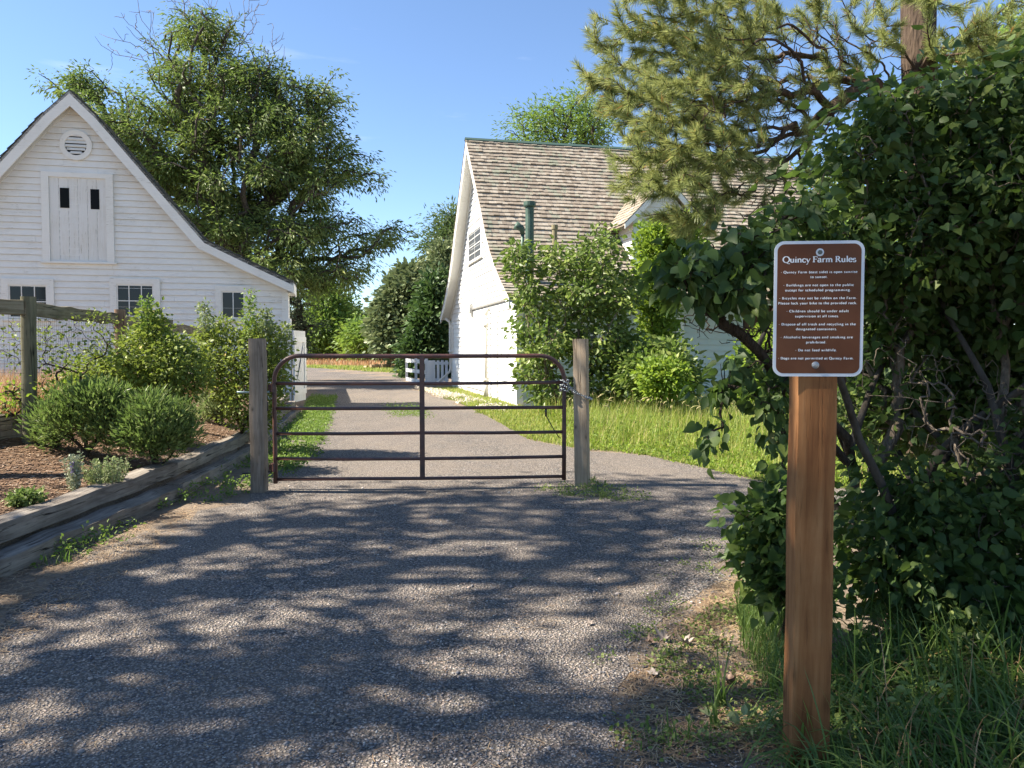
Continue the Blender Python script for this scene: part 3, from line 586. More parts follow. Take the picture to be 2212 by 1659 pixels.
# plank stable door with its hood, strap and hinges on the gable
v1, zt = g_vz(1012, 722); v0, _ = g_vz(1053, 722); mb = MB(); v0, v1 = min(v0, v1), max(v0, v1)
nb = 9; wdt = (v1 - v0) / nb
for i in range(nb):
    wbox(mb, WG, v0 + wdt * i + .003, v0 + wdt * (i + 1) - .003, .18, 1.5, .024, .062); wbox(mb, WG, v0 + wdt * i + .003, v0 + wdt * (i + 1) - .003, 1.525, 2.35, .024, .06)
dd = mb.build('stable_door', m_hpaint, house)
mb = MB(); wbox(mb, WG, v0 - .1, v0, .12, 2.45, .0, .07); wbox(mb, WG, v1, v1 + .1, .12, 2.45, 0, .07); wbox(mb, WG, v0, v1, 2.36, 2.46, 0, .068); sub(mb, 'frame', m_hpaint, dd, house)
mb = MB(); wbox(mb, WG, v0, v1, 1.50, 1.526, .03, .05); wbox(mb, WG, v0, v1, .15, .18, .03, .05); wbox(mb, WG, v0 + .05, v0 + .14, 2.1, 2.3, .06, .08); sub(mb, 'latch', flat('aged_iron', (.12, .11, .10), .7), dd, house)
# sliding rail, junction box, pipe and trim
def gv(px, py, z=None): return g_vz(px, py)
ra = g_vz(1024, 680); rb = g_vz(1150, 640); mb = MB(); wbox(mb, WG, 0.4, ra[0], 2.86, 2.92, .03, .08); wbox(mb, WG, ra[0] - .03, ra[0] + .05, 2.62, 2.9, .04, .1); mb.build('door_rail', flat('rail_grey', (.30, .29, .27), .6, .3), house)
ja, jz = g_vz(1022, 669); mb = MB(); wbox(mb, WG, ja - .12, ja + .14, jz - .14, jz + .16, .02, .14); wbox(mb, WG, ja - .08, ja + .1, jz - .1, jz + .12, .14, .152); mb.build('junction_box', flat('box_beige', (.62, .60, .55), .5), house)
pv, _ = g_vz(1061, 800); mb = MB(); p0 = WG(pv, 0, .16)
mb.tube([p0 + (0, 0, .1), p0 + (0, 0, 2.55)], .055, 12); mb.tube([p0 + (0, 0, .05), p0 + (0, 0, .55)], .078, 12); mb.tube([p0 + (0, 0, 2.2), p0 + (0, 0, 2.3)], .085, 12); mb.tube([p0 + (0, 0, .52), p0 + (0, 0, .6)], .09, 12)
mb.tube([p0 + (0, 0, 2.5), p0 + (0, 0, 2.62), WG(pv, 2.72, .1), WG(pv, 2.76, 0)], .055, 12)
mb.build('standpipe', paint_mat('pipe_paint', (.60, .56, .48), dirt=.7, axis='Z'), house, smooth=True)
ta = g_vz(1077, 800)[0]; tb = g_vz(1066, 800)[0]; mb = MB(); wbox(mb, WG, ta, tb, .05, 2.6, .0, .05); mb.build('trim_board', m_paint_trim, house)
mb = MB(); dv = 11.35; P = [WG(dv, 2.75, .28), WG(dv, 2.6, .1), WG(dv, 2.3, .07), WG(dv, .75, .07), WG(dv + .05, .6, .1), WG(dv + .5, .2, .45), WG(dv + .7, .06, .7)]
mb.tube(P, .048, 8); mb.build('downpipe', m_paint_trim, house, smooth=True)
# front wall windows (half hidden behind leaves) and the brown porch bay
for (a, b) in (((1418, 690), (1466, 768)), ((1250, 700), (1290, 772))):
    ta, za = f_tz(*a); tb, zb = f_tz(*b); window(WF, house, min(ta, tb), max(ta, tb), zb, za, 1, 3, casing=.12, glass=m_screen, mun=.04)
m_brown = wood_mat('brown_boards', ((.05, .03, .022), (.09, .055, .04), (.14, .09, .07)), 'Z', 20)
mb = MB(); wbox(mb, WF, 6.56, HL - .05, .02, 2.9, -.02, .05)
for i in range(24): wbox(mb, WF, 6.58 + i * .2, 6.58 + i * .2 + .185, .02, 2.9, .05, .07)
mb.build('porch_wall', m_brown, house)
# dormer
def WDm(t, z, n): return WH(t, 1.25 - n, z)
mb = MB(); t0_, t1_ = 3.75, 5.55; ze, zp = 5.35, 6.25
V = [WDm(t, z, n) for n in (0, -1.9) for t, z in ((t0_, 3.7), (t0_, ze), ((t0_ + t1_) / 2, zp), (t1_, ze), (t1_, 3.7))]
mb.mixed(np.array(V), [(0, 1, 2, 3, 4)] + [(i, i + 5, (i + 1) % 5 + 5, (i + 1) % 5) for i in range(5)])
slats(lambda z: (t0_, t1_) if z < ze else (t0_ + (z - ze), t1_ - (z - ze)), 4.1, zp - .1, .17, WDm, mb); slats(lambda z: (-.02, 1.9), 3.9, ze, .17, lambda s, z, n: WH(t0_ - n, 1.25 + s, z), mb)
dm = mb.build('dormer', m_hpaint, house)
window(WDm, house, t0_ + .5, t1_ - .5, 4.35, 5.3, 2, 2, casing=.1, glass=m_screen)
m_pgt = flat('pale_green_trim', (.50, .60, .56), .6)
for ta_ in (t0_ - .03, t1_ - .1): mb = MB(); wbox(mb, WDm, ta_, ta_ + .13, 3.9, ze, -.0, .045); sub(mb, 'corner_board', m_pgt, dm, house)
mb = MB(); tm = (t0_ + t1_) / 2; dr = [(t0_ - .4, ze - .25), (t0_ - .1, ze + .05), (tm, zp + .2)]; dl = [(2 * tm - t, z) for t, z in dr]
def WDr(t, a, z): return WDm(a, z, t)
slab(dr, -2.2, .3, WDr, mb, .07); slab(dl[::-1], -2.2, .3, WDr, mb, .07); shingles(dr, -2.2, .33, .18, WDr, mb, .022); shingles(dl, -2.2, .33, .18, WDr, mb, .022); sub(mb, 'dormer_roof', m_shingle, dm, house)
mb = MB(); rake2(dr, mb, lambda t, z, n: WDm(t, z - .02, n), .3, .33, .14); rake2(dl, mb, lambda t, z, n: WDm(t, z - .02, n), .3, .33, .14); sub(mb, 'rake_board', m_paint_trim, dm, house)
# flues on the roof slope
def on_roof(px, py):
    best = None
    for v in np.linspace(-.6, 5.6, 200):
        z = float(np.interp(v, [p[0] for p in NS], [p[1] for p in NS])); d = ray(px, py); s = (z - EYE) / d[2] if abs(d[2]) > 1e-6 else 1e9; p = np.array([0, 0, EYE]) + d * s
        e_ = abs(np.dot(p - C0, hv) - v)
        if best is None or e_ < best[0]: best = (e_, p)
    return best[1]
m_flue = M('green_flue'); m_flue.set(color=m_flue.ramp(m_flue.noise(m_flue.co(), 5, 5), [(.35, (.035, .07, .05)), (.65, (.07, .12, .09))]), rough=.55, metal=.2); m_flue = m_flue.m
b_ = on_roof(1144, 610); h_ = at(1144, 436, b_[1])[2] - b_[2]; mb = MB(); mb.tube([b_ - (0, 0, .2), b_ + (0, 0, h_ - .12)], .115, 16); mb.tube([b_ + (0, 0, h_ - .14), b_ + (0, 0, h_ - .1), b_ + (0, 0, h_)], [.15, .165, .165], 16); mb.tube([b_ + (0, 0, h_ * .45), b_ + (0, 0, h_ * .45 + .05)], .125, 16); mb.build('flue_pipe', m_flue, house, smooth=False)
b_ = on_roof(1129, 560); mb = MB(); mb.tube([b_ - (0, 0, .2), b_ + (0, 0, .75)], .05, 10); mb.tube([b_ + (-.2, -.05, .95), b_ + (-.02, 0, .85), b_ + (.0, 0, .7)], [.12, .09, .06], 10); mb.build('flue_pipe', m_flue, house, smooth=True)
b_ = on_roof(1198, 585); h_ = at(1198, 486, b_[1])[2] - b_[2]; m_fl2 = flat('ochre_flue', (.20, .17, .09), .7); mb = MB(); mb.tube([b_ - (0, 0, .2), b_ + (0, 0, h_ - .1)], .07, 12); mb.tube([b_ + (0, 0, h_ - .12), b_ + (0, 0, h_)], .09, 12); mb.build('flue_pipe', m_fl2, house)
# ------------------------------------------------------------------ farm gate and its posts
def beam(name, p0, p1, w_, h_, mat, label, cat, group=None, wob=.01, axis='Z', twist=0., bev=.012, taper=0., seed=0, round_=0., step=.05, endcut=0.):
    """a sawn or worn timber: rounded section, swept from p0 to p1 with hand-made irregularity"""
    r = np.random.default_rng(seed + 3); p0 = np.array(p0, float); p1 = np.array(p1, float); L = np.linalg.norm(p1 - p0); d = (p1 - p0) / L
    n = max(2, int(L / step)); k = 24; a = np.arange(k) / k * 2 * math.pi
    ex = 2 / (1 - round_) if round_ < 1 else 2; ex = 2 + (1 - round_) * 14
    cs, sn = np.cos(a), np.sin(a); q = (np.abs(cs) ** ex + np.abs(sn) ** ex) ** (-1 / ex); sec = np.stack([cs * q * w_ / 2, sn * q * h_ / 2], 1)
    V = []; ph = r.uniform(0, 6, (6,)); fr = r.uniform(1, 9, (6,)); lump = r.normal(0, 1, (n + 1, k)); 
    for _ in range(2): lump = (lump + np.roll(lump, 1, 1) + np.roll(lump, -1, 1)) / 3; lump[1:-1] = (lump[1:-1] * 2 + lump[:-2] + lump[2:]) / 4
    for i in range(n + 1):
        t = i / n; x = t * L; wx = wob * (math.sin(fr[0] * x + ph[0]) + .5 * math.sin(fr[1] * 2 * x + ph[1])); wy = wob * (math.sin(fr[2] * x + ph[2]) + .5 * math.sin(fr[3] * 2 * x + ph[3]))
        s = sec * (1 - taper * t) * (1 + wob * 1.2 * lump[i][:, None]); tw = twist * t; c, s_ = math.cos(tw), math.sin(tw); s = s @ np.array([(c, s_), (-s_, c)])
        e = endcut * (s[:, 1] if i in (0, n) else 0)
        V.append(np.column_stack([s[:, 0] + wx, s[:, 1] + wy, np.full(k, x) + e]) if axis == 'Z' else np.column_stack([np.full(k, x) + e, s[:, 0] + wx, s[:, 1] + wy]))
    V = np.vstack(V); i = np.arange(n)[:, None] * k; kk = np.arange(k)[None]; F = np.stack([i + kk, i + (kk + 1) % k, i + k + (kk + 1) % k, i + k + kk], -1).reshape(-1, 4)
    mb = MB(); mb.V.append(V); mb.n = len(V); mb.F[4] = [F]; mb.r.append(np.full(len(V), r.random())); mb.F[k] = [np.array([list(range(k))[::-1]]), np.array([[n * k + q for q in range(k)]])]
    o = mb.build(name, mat); me = o.data; 
    o.location = p0
    o.rotation_euler = (Vector(d).to_track_quat('Z', 'Y') if axis == 'Z' else Vector(d).to_track_quat('X', 'Z')).to_euler()
    me.polygons.foreach_set('use_smooth', np.array([len(p.vertices) == 4 for p in me.polygons])); 
    try: me.set_sharp_from_angle(angle=R(38))
    except Exception: pass
    tag(o, label, cat, group); return o
m_post_dark = wood_mat('weathered_post', ((.14, .105, .075), (.25, .195, .145), (.36, .29, .225)), 'Z', 26, crack=1., knots=True)
m_post_tan = wood_mat('tan_post', ((.26, .19, .125), (.38, .29, .20), (.48, .385, .28)), 'Z', 26, crack=1.1, knots=True)
def crack_cut(o, side, x0, width, z0, z1, depth=.012):
    """a drying check down the face: a narrow dark wedge let into the post"""
    pass
GY0, GY1 = 8.42, 8.60; GX0 = (592 - CX) / FPX * GY0; GX1 = (1219 - CX) / FPX * GY1
pl = np.array([(557 - CX) / FPX * 8.27, 8.27, -.3]); beam('gate_post', pl, pl + (0.0, 0, 1.915), .152, .15, m_post_dark, 'dark weathered square timber post on the hinge side of the metal gate', 'post', 'timber gate posts', wob=.0025, round_=.12, seed=1)
pr = np.array([(1259 - CX) / FPX * 8.6, 8.62, -.3]); pr[0] += .01; beam('gate_post', pr, pr + (-.03, 0.01, 1.915), .152, .148, m_post_tan, 'pale tan square timber post with the chain wrapped round it', 'post', 'timber gate posts', wob=.003, round_=.12, seed=2)
m_gate = M('gate_steel'); vv = m_gate.co(); n_ = m_gate.noise(vv, 2.5, 6, .7); n2_ = m_gate.noise(vv, 45, 4, .7)
m_gate.set(color=m_gate.mix(m_gate.ramp(n2_, [(.55, (0,)), (.7, (.6,))]), m_gate.ramp(n_, [(.35, (.045, .028, .026)), (.5, (.09, .042, .034)), (.64, (.17, .065, .042))]), (.16, .09, .07)), rough=.42, spec=.5, metal=.0); m_gate.bump(n2_, .2, .002); m_gate = m_gate.m
gx = np.array([GX1 - GX0, GY1 - GY0, 0]); GW = float(np.linalg.norm(gx)); gd = gx / GW; gnrm = np.array([gd[1], -gd[0], 0]); G0 = np.array([GX0, GY0, 0])
def WT(s, z, n=0.): return G0 + gd * s + gnrm * n + np.array((0, 0, z))
gate = empty('farm_gate', G0, 'closed brown tubular steel farm gate with rounded top corners', 'gate')
zb, zt_, rr = .105, 1.432, .27; path = [WT(0, .06), WT(0, .4), WT(0, .8), WT(0, zt_ - rr)] + [WT(rr - rr * math.cos(a), zt_ - rr + rr * math.sin(a)) for a in np.linspace(.15, math.pi / 2, 9)]
path += [WT(GW * f, zt_ - .004 * math.sin(f * 3.1)) for f in (.2, .35, .5, .65, .8)] + [WT(GW - rr + rr * math.sin(a), zt_ - rr + rr * math.cos(a)) for a in np.linspace(0, math.pi / 2, 10)] + [WT(GW, .8), WT(GW, .4), WT(GW, .07)]
mb = MB(); mb.tube(path, .0235, 14); mb.build('frame', m_gate, gate, smooth=True)
for z in (1.138, .870, .596, .325, zb):
    mb = MB(); dz = rng.normal(0, .003, 5); mb.tube([WT(GW * f, z + dz[i] - .006 * math.sin(f * math.pi)) for i, f in enumerate((0.006, .25, .5, .75, .994))], .0185, 12); mb.build('rail', m_gate, gate, smooth=True)
mb = MB(); sx = (912 - CX) / FPX * 8.5 - GX0; mb.hexa([WT(s, z, n) for s in (sx - .027, sx + .027) for z in (zb - .01, zt_ - .01) for n in (.0195, .026)]); mb.build('upright', m_gate, gate)
for z in (1.09, .235):
    mb = MB(); mb.tube([WT(-.015, z - .045), WT(-.015, z + .045)], .03, 12); mb.box(WT(-.045, z, 0), (.03, .05, .07)); mb.build('hinge_collar', m_gate, gate)
m_zinc = M('zinc').set(color=(.42, .44, .44), rough=.42, metal=.9).m; m_oldzinc = flat('blue_zinc', (.22, .30, .30), .5, .4)
mb = MB(); px0 = pl[0]
mb.tube([(px0 - .20, 8.2, 1.055), (px0 - .09, 8.25, 1.05), (px0 + .09, 8.34, 1.05), WT(-.06, 1.05)], .010, 8); mb.tube([WT(-.055, 1.03), WT(-.055, 1.11)], .010, 8)
tag(mb.build('gate_hinge_bolt', m_oldzinc, smooth=True), 'grey-blue threaded hinge bolt through the dark gate post, the upper one', 'bolt', 'gate hinge bolts')
mb = MB(); mb.tube([(px0 - .16, 8.2, .20), (px0 + .09, 8.34, .20), WT(-.05, .20)], .009, 8); mb.tube([WT(-.05, .18), WT(-.05, .27)], .010, 8)
tag(mb.build('gate_hinge_bolt', m_black, smooth=True), 'dark hinge bolt through the dark gate post near the ground', 'bolt', 'gate hinge bolts')
lk = empty('padlock', WT(-.07, .95, .02), 'black padlock hanging from the upper hinge bolt of the gate', 'padlock')
mb = MB(); c = WT(-.085, .90, .03); mb.tube([c + (0, 0, -.055), c + (0, 0, -.05), c + (0, 0, .03), c + (0, 0, .045), c + (0, 0, .055)], [.022, .026, .026, .022, .012], 14); mb.build('body', m_black, lk, smooth=True)
mb = MB(); mb.tube([c + (-.014, 0, .03)] + [c + (-.014 * math.cos(a), 0, .11 + .02 * math.sin(a)) for a in np.linspace(0, math.pi, 7)] + [c + (.014, 0, .03)], .0045, 6); mb.build('shackle', m_black, lk, smooth=True)
# chain
def chain(path, name, label, mat, link=.034, wire=.0042):
    P = np.array(path, float); seg = np.linalg.norm(np.diff(P, axis=0), axis=1); cum = np.concatenate([[0], np.cumsum(seg)]); n = int(cum[-1] / (link * .72)); mb = MB(); 
    for i in range(n):
        s = (i + .5) * cum[-1] / n; c = np.array([np.interp(s, cum, P[:, j]) for j in range(3)]); c2 = np.array([np.interp(min(s + .01, cum[-1]), cum, P[:, j]) for j in range(3)]); c1 = np.array([np.interp(max(s - .01, 0), cum, P[:, j]) for j in range(3)])
        t = unit(c2 - c1); u = unit(np.cross(t, (.3, .2, 1.))); v = np.cross(t, u); a_ = (i % 2) * math.pi / 2 + rng.normal(0, .25) + .6; u, v = u * math.cos(a_) + v * math.sin(a_), 0
        ring = [c + t * (link / 2 * math.cos(q)) * 1.0 + u * (link * .33 * math.sin(q)) for q in np.linspace(0, 2 * math.pi, 11)]; mb.tube(ring, wire, 5, cap=False)
    tag(mb.build(name, mat, smooth=True), label, 'chain')
cpts = []; sc0 = np.array(WT(GW, 1.10)); 
for turn in range(3):
    for a in np.linspace(0, 2 * math.pi, 12)[:-1]: cpts.append(sc0 + (math.cos(a) * .048, math.sin(a) * .05, .05 - turn * .045 + .015 * math.sin(a * 2)))
cpts += [sc0 + (.05, -.03, -.02), sc0 + (.10, -.05, -.05)] 
pc = np.array([pr[0] - .02, 8.62, 0])
cpts += [pc + (-.08, -.092, 1.035), pc + (0, -.094, 1.0), pc + (.085, -.09, .965), pc + (.11, -.0, .955), pc + (.09, .09, .97), pc + (0, .1, 1.0), pc + (-.09, .09, 1.03), sc0 + (.12, 0, -.03), sc0 + (.05, .05, -.01)]
chain(cpts, 'chain', 'galvanised chain tying the free end of the gate to the tan post', m_zinc)
cp2 = [sc0 + (.04, -.05, .03), sc0 + (.09, -.07, -.02), pc + (-.08, -.1, 1.055), pc + (0.02, -.104, 1.015), pc + (.09, -.095, .975)]
# small drop bolt below the third rail
mb = MB(); a0 = WT(GW - .17, .58, .0); mb.tube([WT(GW - .20, .86), WT(GW - .20, .77)], .012, 8); mb.tube([WT(GW - .20, .78, -.01), WT(GW - .11, .62, -.02), WT(GW - .05, .53, -.02)], .006, 6); mb.build('latch_rod', m_black, gate, smooth=True)

# ------------------------------------------------------------------ retaining timbers
m_tim = wood_mat('old_sleeper', ((.11, .09, .07), (.25, .21, .165), (.40, .345, .28)), 'X', 26, crack=2, weather=.6)
m_tim2 = wood_mat('grey_sleeper', ((.10, .08, .065), (.21, .18, .15), (.35, .31, .26)), 'X', 26, crack=2, weather=.6)
def tpt(y, off, z): return np.array([float(xl(y)) + off, y, z + float(H(xl(y) + .3, y)) * 0 ])
tb = [  # y0, y1, offset, z, height, round, label
    (1.6, 4.2, .06, .07, .165, .35, 'grey timber at ground level running out of the picture corner', m_tim2), (4.25, 7.85, .07, .07, .165, .35, 'long grey ground level timber before the mulch bed, a dark gap at its end', m_tim2), (7.93, 11.0, .05, .07, .165, .4, 'ground level timber just before the dark gate post', m_tim), (11.05, 13.9, -.02, .08, .165, .4, 'ground level timber just behind the dark gate post', m_tim), (13.95, 18.6, -.05, .08, .16, .4, 'ground level timber nearest the barn', m_tim2),
    (1.5, 4.6, -.10, .262, .17, .45, 'upper timber leaving the picture at the left edge', m_tim2), (4.55, 8.2, -.09, .268, .175, .5, 'thick cracked upper timber with a split rounded end over the gravel', m_tim2), (8.1, 11.3, -.12, .255, .16, .4, 'upper timber running up to the dark gate post', m_tim), (11.35, 14.2, -.12, .245, .165, .4, 'middle course timber behind the hinge side of the gate', m_tim), (14.25, 18.3, -.15, .245, .16, .4, 'middle course timber near the barn door', m_tim2),
    (11.9, 14.6, -.22, .41, .165, .35, 'top course timber behind the gate hinges', m_tim), (14.65, 18.0, -.26, .41, .16, .35, 'top course timber ending at the barn door', m_tim2)]
for i, (y0, y1, off, z, hh, rd, lb, mt) in enumerate(tb):
    a = tpt(y0, off, z); b = tpt(y1, off, z + rng.normal(0, .008))
    nseg = 1
    o = beam('landscape_timber', a - (0, 0, .02 if z > .1 else .005), b - (0, 0, .02 if z > .1 else .005), .18, hh * .84, mt, lb, 'timber', 'old timbers edging the raised bed', wob=.010 if rd > .43 else .006, axis='X', round_=rd * .6, seed=20 + i, twist=rng.normal(0, .12), step=.06)
brd = beam('retaining_board', g(-90, 962) + (0, 0, .13), g(88, 938) + (0, 0, .12), .06, .26, m_tim, 'wide grey board on edge at the back of the mulch, below the fence post', 'board', wob=.006, axis='X', round_=.1, seed=50)

# ------------------------------------------------------------------ post and rail fence with wire
m_fence = wood_mat('fence_wood', ((.06, .06, .035), (.14, .13, .08), (.24, .22, .14)), 'Z', 18, crack=1., weather=.8); m_rail = wood_mat('rail_wood', ((.09, .075, .045), (.19, .16, .10), (.30, .26, .18)), 'X', 18, crack=1., weather=.8)
fp = [(-6.7, 5.9), (-5.06, 8.25), (-5.42, 10.9), (-5.75, 13.2), (-6.3, 16.1)]; ztop = [2.02, 2.02, 2.0, 1.97, 1.95]
fence = empty('wire_fence', (*fp[1], float(H(*fp[1]))), 'post and rail fence with wire mesh between the mulch bed and the barn', 'fence')
m_fpr = wood_mat('fence_post_red', ((.13, .07, .045), (.22, .14, .09), (.31, .22, .15)), 'Z', 18, crack=1.)
def part_beam(nm, p0, p1, w_, h_, mt, par, **kw):
    o = beam(nm, p0, p1, w_, h_, mt, None, None, **kw); o.parent = par; o.matrix_parent_inverse = par.matrix_basis.inverted(); return o
for i, (x, y) in enumerate(fp): part_beam('post', (x, y, float(H(x, y)) - .1), (x + .01, y, ztop[i] + (.03 if i < 2 else .09 - .02 * i)), .135, .135, m_fpr if i == 2 else m_fence, fence, wob=.004, round_=.95, seed=60 + i)
def rail_pts(i): (x0, y0), (x1, y1) = fp[i], fp[i + 1]; return np.array((x0, y0, ztop[i] - .10)), np.array((x1, y1, ztop[i + 1] - .08))
for i in range(4): a, b = rail_pts(i); part_beam('rail', a + (.0, -.075, 0), b + (0, -.075, 0), .05, .15, m_rail, fence, wob=.006, axis='X', round_=.15, seed=70 + i)
mb = MB()
for i in range(4):
    a, b = rail_pts(i); L = np.linalg.norm(b - a); hgt = 1.02; nx_ = int(L / .05); nz = 12
    for k in range(1, nx_):
        p = a + (b - a) * k / nx_; gz = float(H(p[0], p[1])); pts = [np.array((p[0] + rng.normal(0, .003), p[1] - .05, gz + .02 + (p[2] + .03 - gz - .02) * t)) for t in (0, .5, 1)]; mb.tube(pts, .0014, 3, cap=False)
    for k in range(nz): 
        pts = []
        for t in np.linspace(0, 1, 8): p = a + (b - a) * t; gz = float(H(p[0], p[1])); pts.append((p[0], p[1] - .052, gz + .03 + (p[2] - gz) * k / nz + rng.normal(0, .006)))
        mb.tube(pts, .0016, 3, cap=False)
mb.build('wire_mesh', flat('rusty_wire', (.09, .06, .045), .6, .4), fence)
# ------------------------------------------------------------------ white yard fence and gate beside the farmhouse
m_wf = paint_mat('fence_paint', (.74, .75, .76), dirt=.2)
yf = empty('white_rail_fence', at(878, 822, 37.5) * (1, 1, 0), 'white three rail fence at the far end of the farmhouse', 'fence')
A_, B_ = np.array((at(878, 800, 37.5)[0], 37.5, 0)), np.array((at(921, 800, 33.3)[0], 33.3, 0))
for zz in (.98, .53, .10):
    mb = MB(); mb.hexa([p + (0, dn, z) for p in (A_, B_) for z in (zz - .085, zz + .085) for dn in (-.06, -.03)]); mb.build('rail', m_wf, yf)
for p in (A_, (A_ + B_) / 2, B_): mb = MB(); mb.box(p + (0, .04, .55), (.11, .11, 1.12)); mb.build('post', m_wf, yf)
yg = empty('picket_gate', (at(945, 825, 33.2)[0], 33.2, 0), 'white picket gate beside the farmhouse downpipe', 'gate')
x0, x1 = at(924, 800, 33.2)[0], at(969, 800, 33.2)[0]
for i in range(5):
    xx = x0 + (x1 - x0) * (i + .5) / 5; wd = .26 if i == 0 else .11; mb = MB(); mb.box((xx, 33.17, .52), (wd, .025, 1.04 + .02 * (i % 2))); mb.build('picket', m_wf, yg)
for z in (.92, .22): mb = MB(); mb.box(((x0 + x1) / 2, 33.21, z), (x1 - x0, .05, .12)); mb.build('rail', m_wf, yg)
# log pile in the field
m_log = wood_mat('cut_log', ((.20, .13, .07), (.36, .25, .14), (.48, .36, .22)), 'X', 8); lg = [((-10.95, 61, .18), (-10.2, 61.6, .2), .34, 'short pale cut log, leftmost of the logs in the dry field'), ((-11.6, 62, .12), (-11.3, 61.6, .13), .22, 'small pale log offcut lying apart in the dry field'), ((-10.2, 61.2, .2), (-9.6, 62, .2), .36, 'thick brown log in the middle of the field log pile'), ((-9.9, 62.3, .5), (-9.2, 62.2, .46), .30, 'pale log lying on top of the field log pile'), ((-9.4, 61.3, .15), (-8.8, 61.9, .15), .26, 'dark log at the right end of the field log pile')]
for i, (a, b, d_, lb) in enumerate(lg): beam('log', a, b, d_, d_, m_log, lb, 'log', 'cut logs lying in the field', wob=.01, axis='X', round_=1., seed=90 + i, step=.15)

# ------------------------------------------------------------------ the sign
m_cedar = wood_mat('cedar_post', ((.13, .045, .016), (.265, .112, .04), (.38, .185, .075)), 'Z', 24, weather=.4, knots=True)
yaw = R(-5.4); ax = rot_axes(yaw)                                              # face turned a little towards the drive
pc0 = np.array(at(1766, 900, 2.74)); pc0[2] = 0; pw = .136
spost = empty('rules_sign', (pc0[0], pc0[1] + pw / 2, 0), 'brown metal rules sign bolted to a new orange cedar post beside the lilac', 'sign')
def WS(x, z, n): return pc0 + ax[0] * x - ax[1] * n + np.array((0, 0, z))
o = beam('post', WS(-.004, -.3, -pw / 2), WS(.0, 1.70, -pw / 2), pw, pw, m_cedar, None, None, wob=.0015, round_=.06, seed=99); o.rotation_euler.rotate_axis('Z', 0)
q = (Vector((0, 0, 1))).to_track_quat('Z', 'Y').to_euler(); o.rotation_euler = (o.rotation_euler[0], o.rotation_euler[1], 0)
dvec = Vector(WS(.0, 1.70, -pw / 2) - WS(-.004, -.3, -pw / 2)).normalized(); zr = Vector((0, 0, 1)).rotation_difference(dvec).to_matrix() @ Matrix.Rotation(yaw, 3, 'Z'); o.rotation_euler = zr.to_euler()
o.parent = spost; o.matrix_parent_inverse = spost.matrix_basis.inverted()
SW, SH = .302, .468; zc_ = at(1768, 667, 2.73)[2]; SXC = float(np.dot(at(1769, 667, 2.73) - pc0, ax[0]))
def rrect(w_, h_, r, k=8):
    out = []
    for cx, cz, a0 in ((w_ / 2 - r, h_ / 2 - r, 0), (-w_ / 2 + r, h_ / 2 - r, 90), (-w_ / 2 + r, -h_ / 2 + r, 180), (w_ / 2 - r, -h_ / 2 + r, 270)):
        for i in range(k + 1): a = R(a0 + 90 * i / k); out.append((cx + r * math.cos(a), cz + r * math.sin(a)))
    return out
def WSg(x, z, n): return WS(SXC + x, zc_ + z, n)
def plate(name, w_, h_, r, n0, n1, mat, par=spost):
    o = rrect(w_, h_, r); k = len(o); mb = MB(); V = [WSg(x, z, n0) for x, z in o] + [WSg(x, z, n1) for x, z in o]
    mb.mixed(np.array(V), [tuple(range(k)), tuple(range(2 * k - 1, k - 1, -1))] + [(i, i + k, (i + 1) % k + k, (i + 1) % k) for i in range(k)]); return mb
m_swhite = M('sign_white').set(color=(.62, .65, .68), rough=.35).m
m_sbrown = M('sign_brown'); m_sbrown.set(color=m_sbrown.ramp(m_sbrown.noise(m_sbrown.co(), 9, 4), [(.35, (.115, .038, .015)), (.7, (.14, .052, .022))]), rough=.4, spec=.2); m_sbrown = m_sbrown.m
def finish(mbx, nm, mt, par): o = mbx.build(nm, mt); o.parent = par; o.matrix_parent_inverse = spost.matrix_basis.inverted(); return o
splate = plate('', SW, SH, .034, .002, .0045, None).build('sign_plate', m_swhite, spost)
finish(plate('', SW - .021, SH - .021, .025, .0045, .0049, None), 'brown_face', m_sbrown, splate)
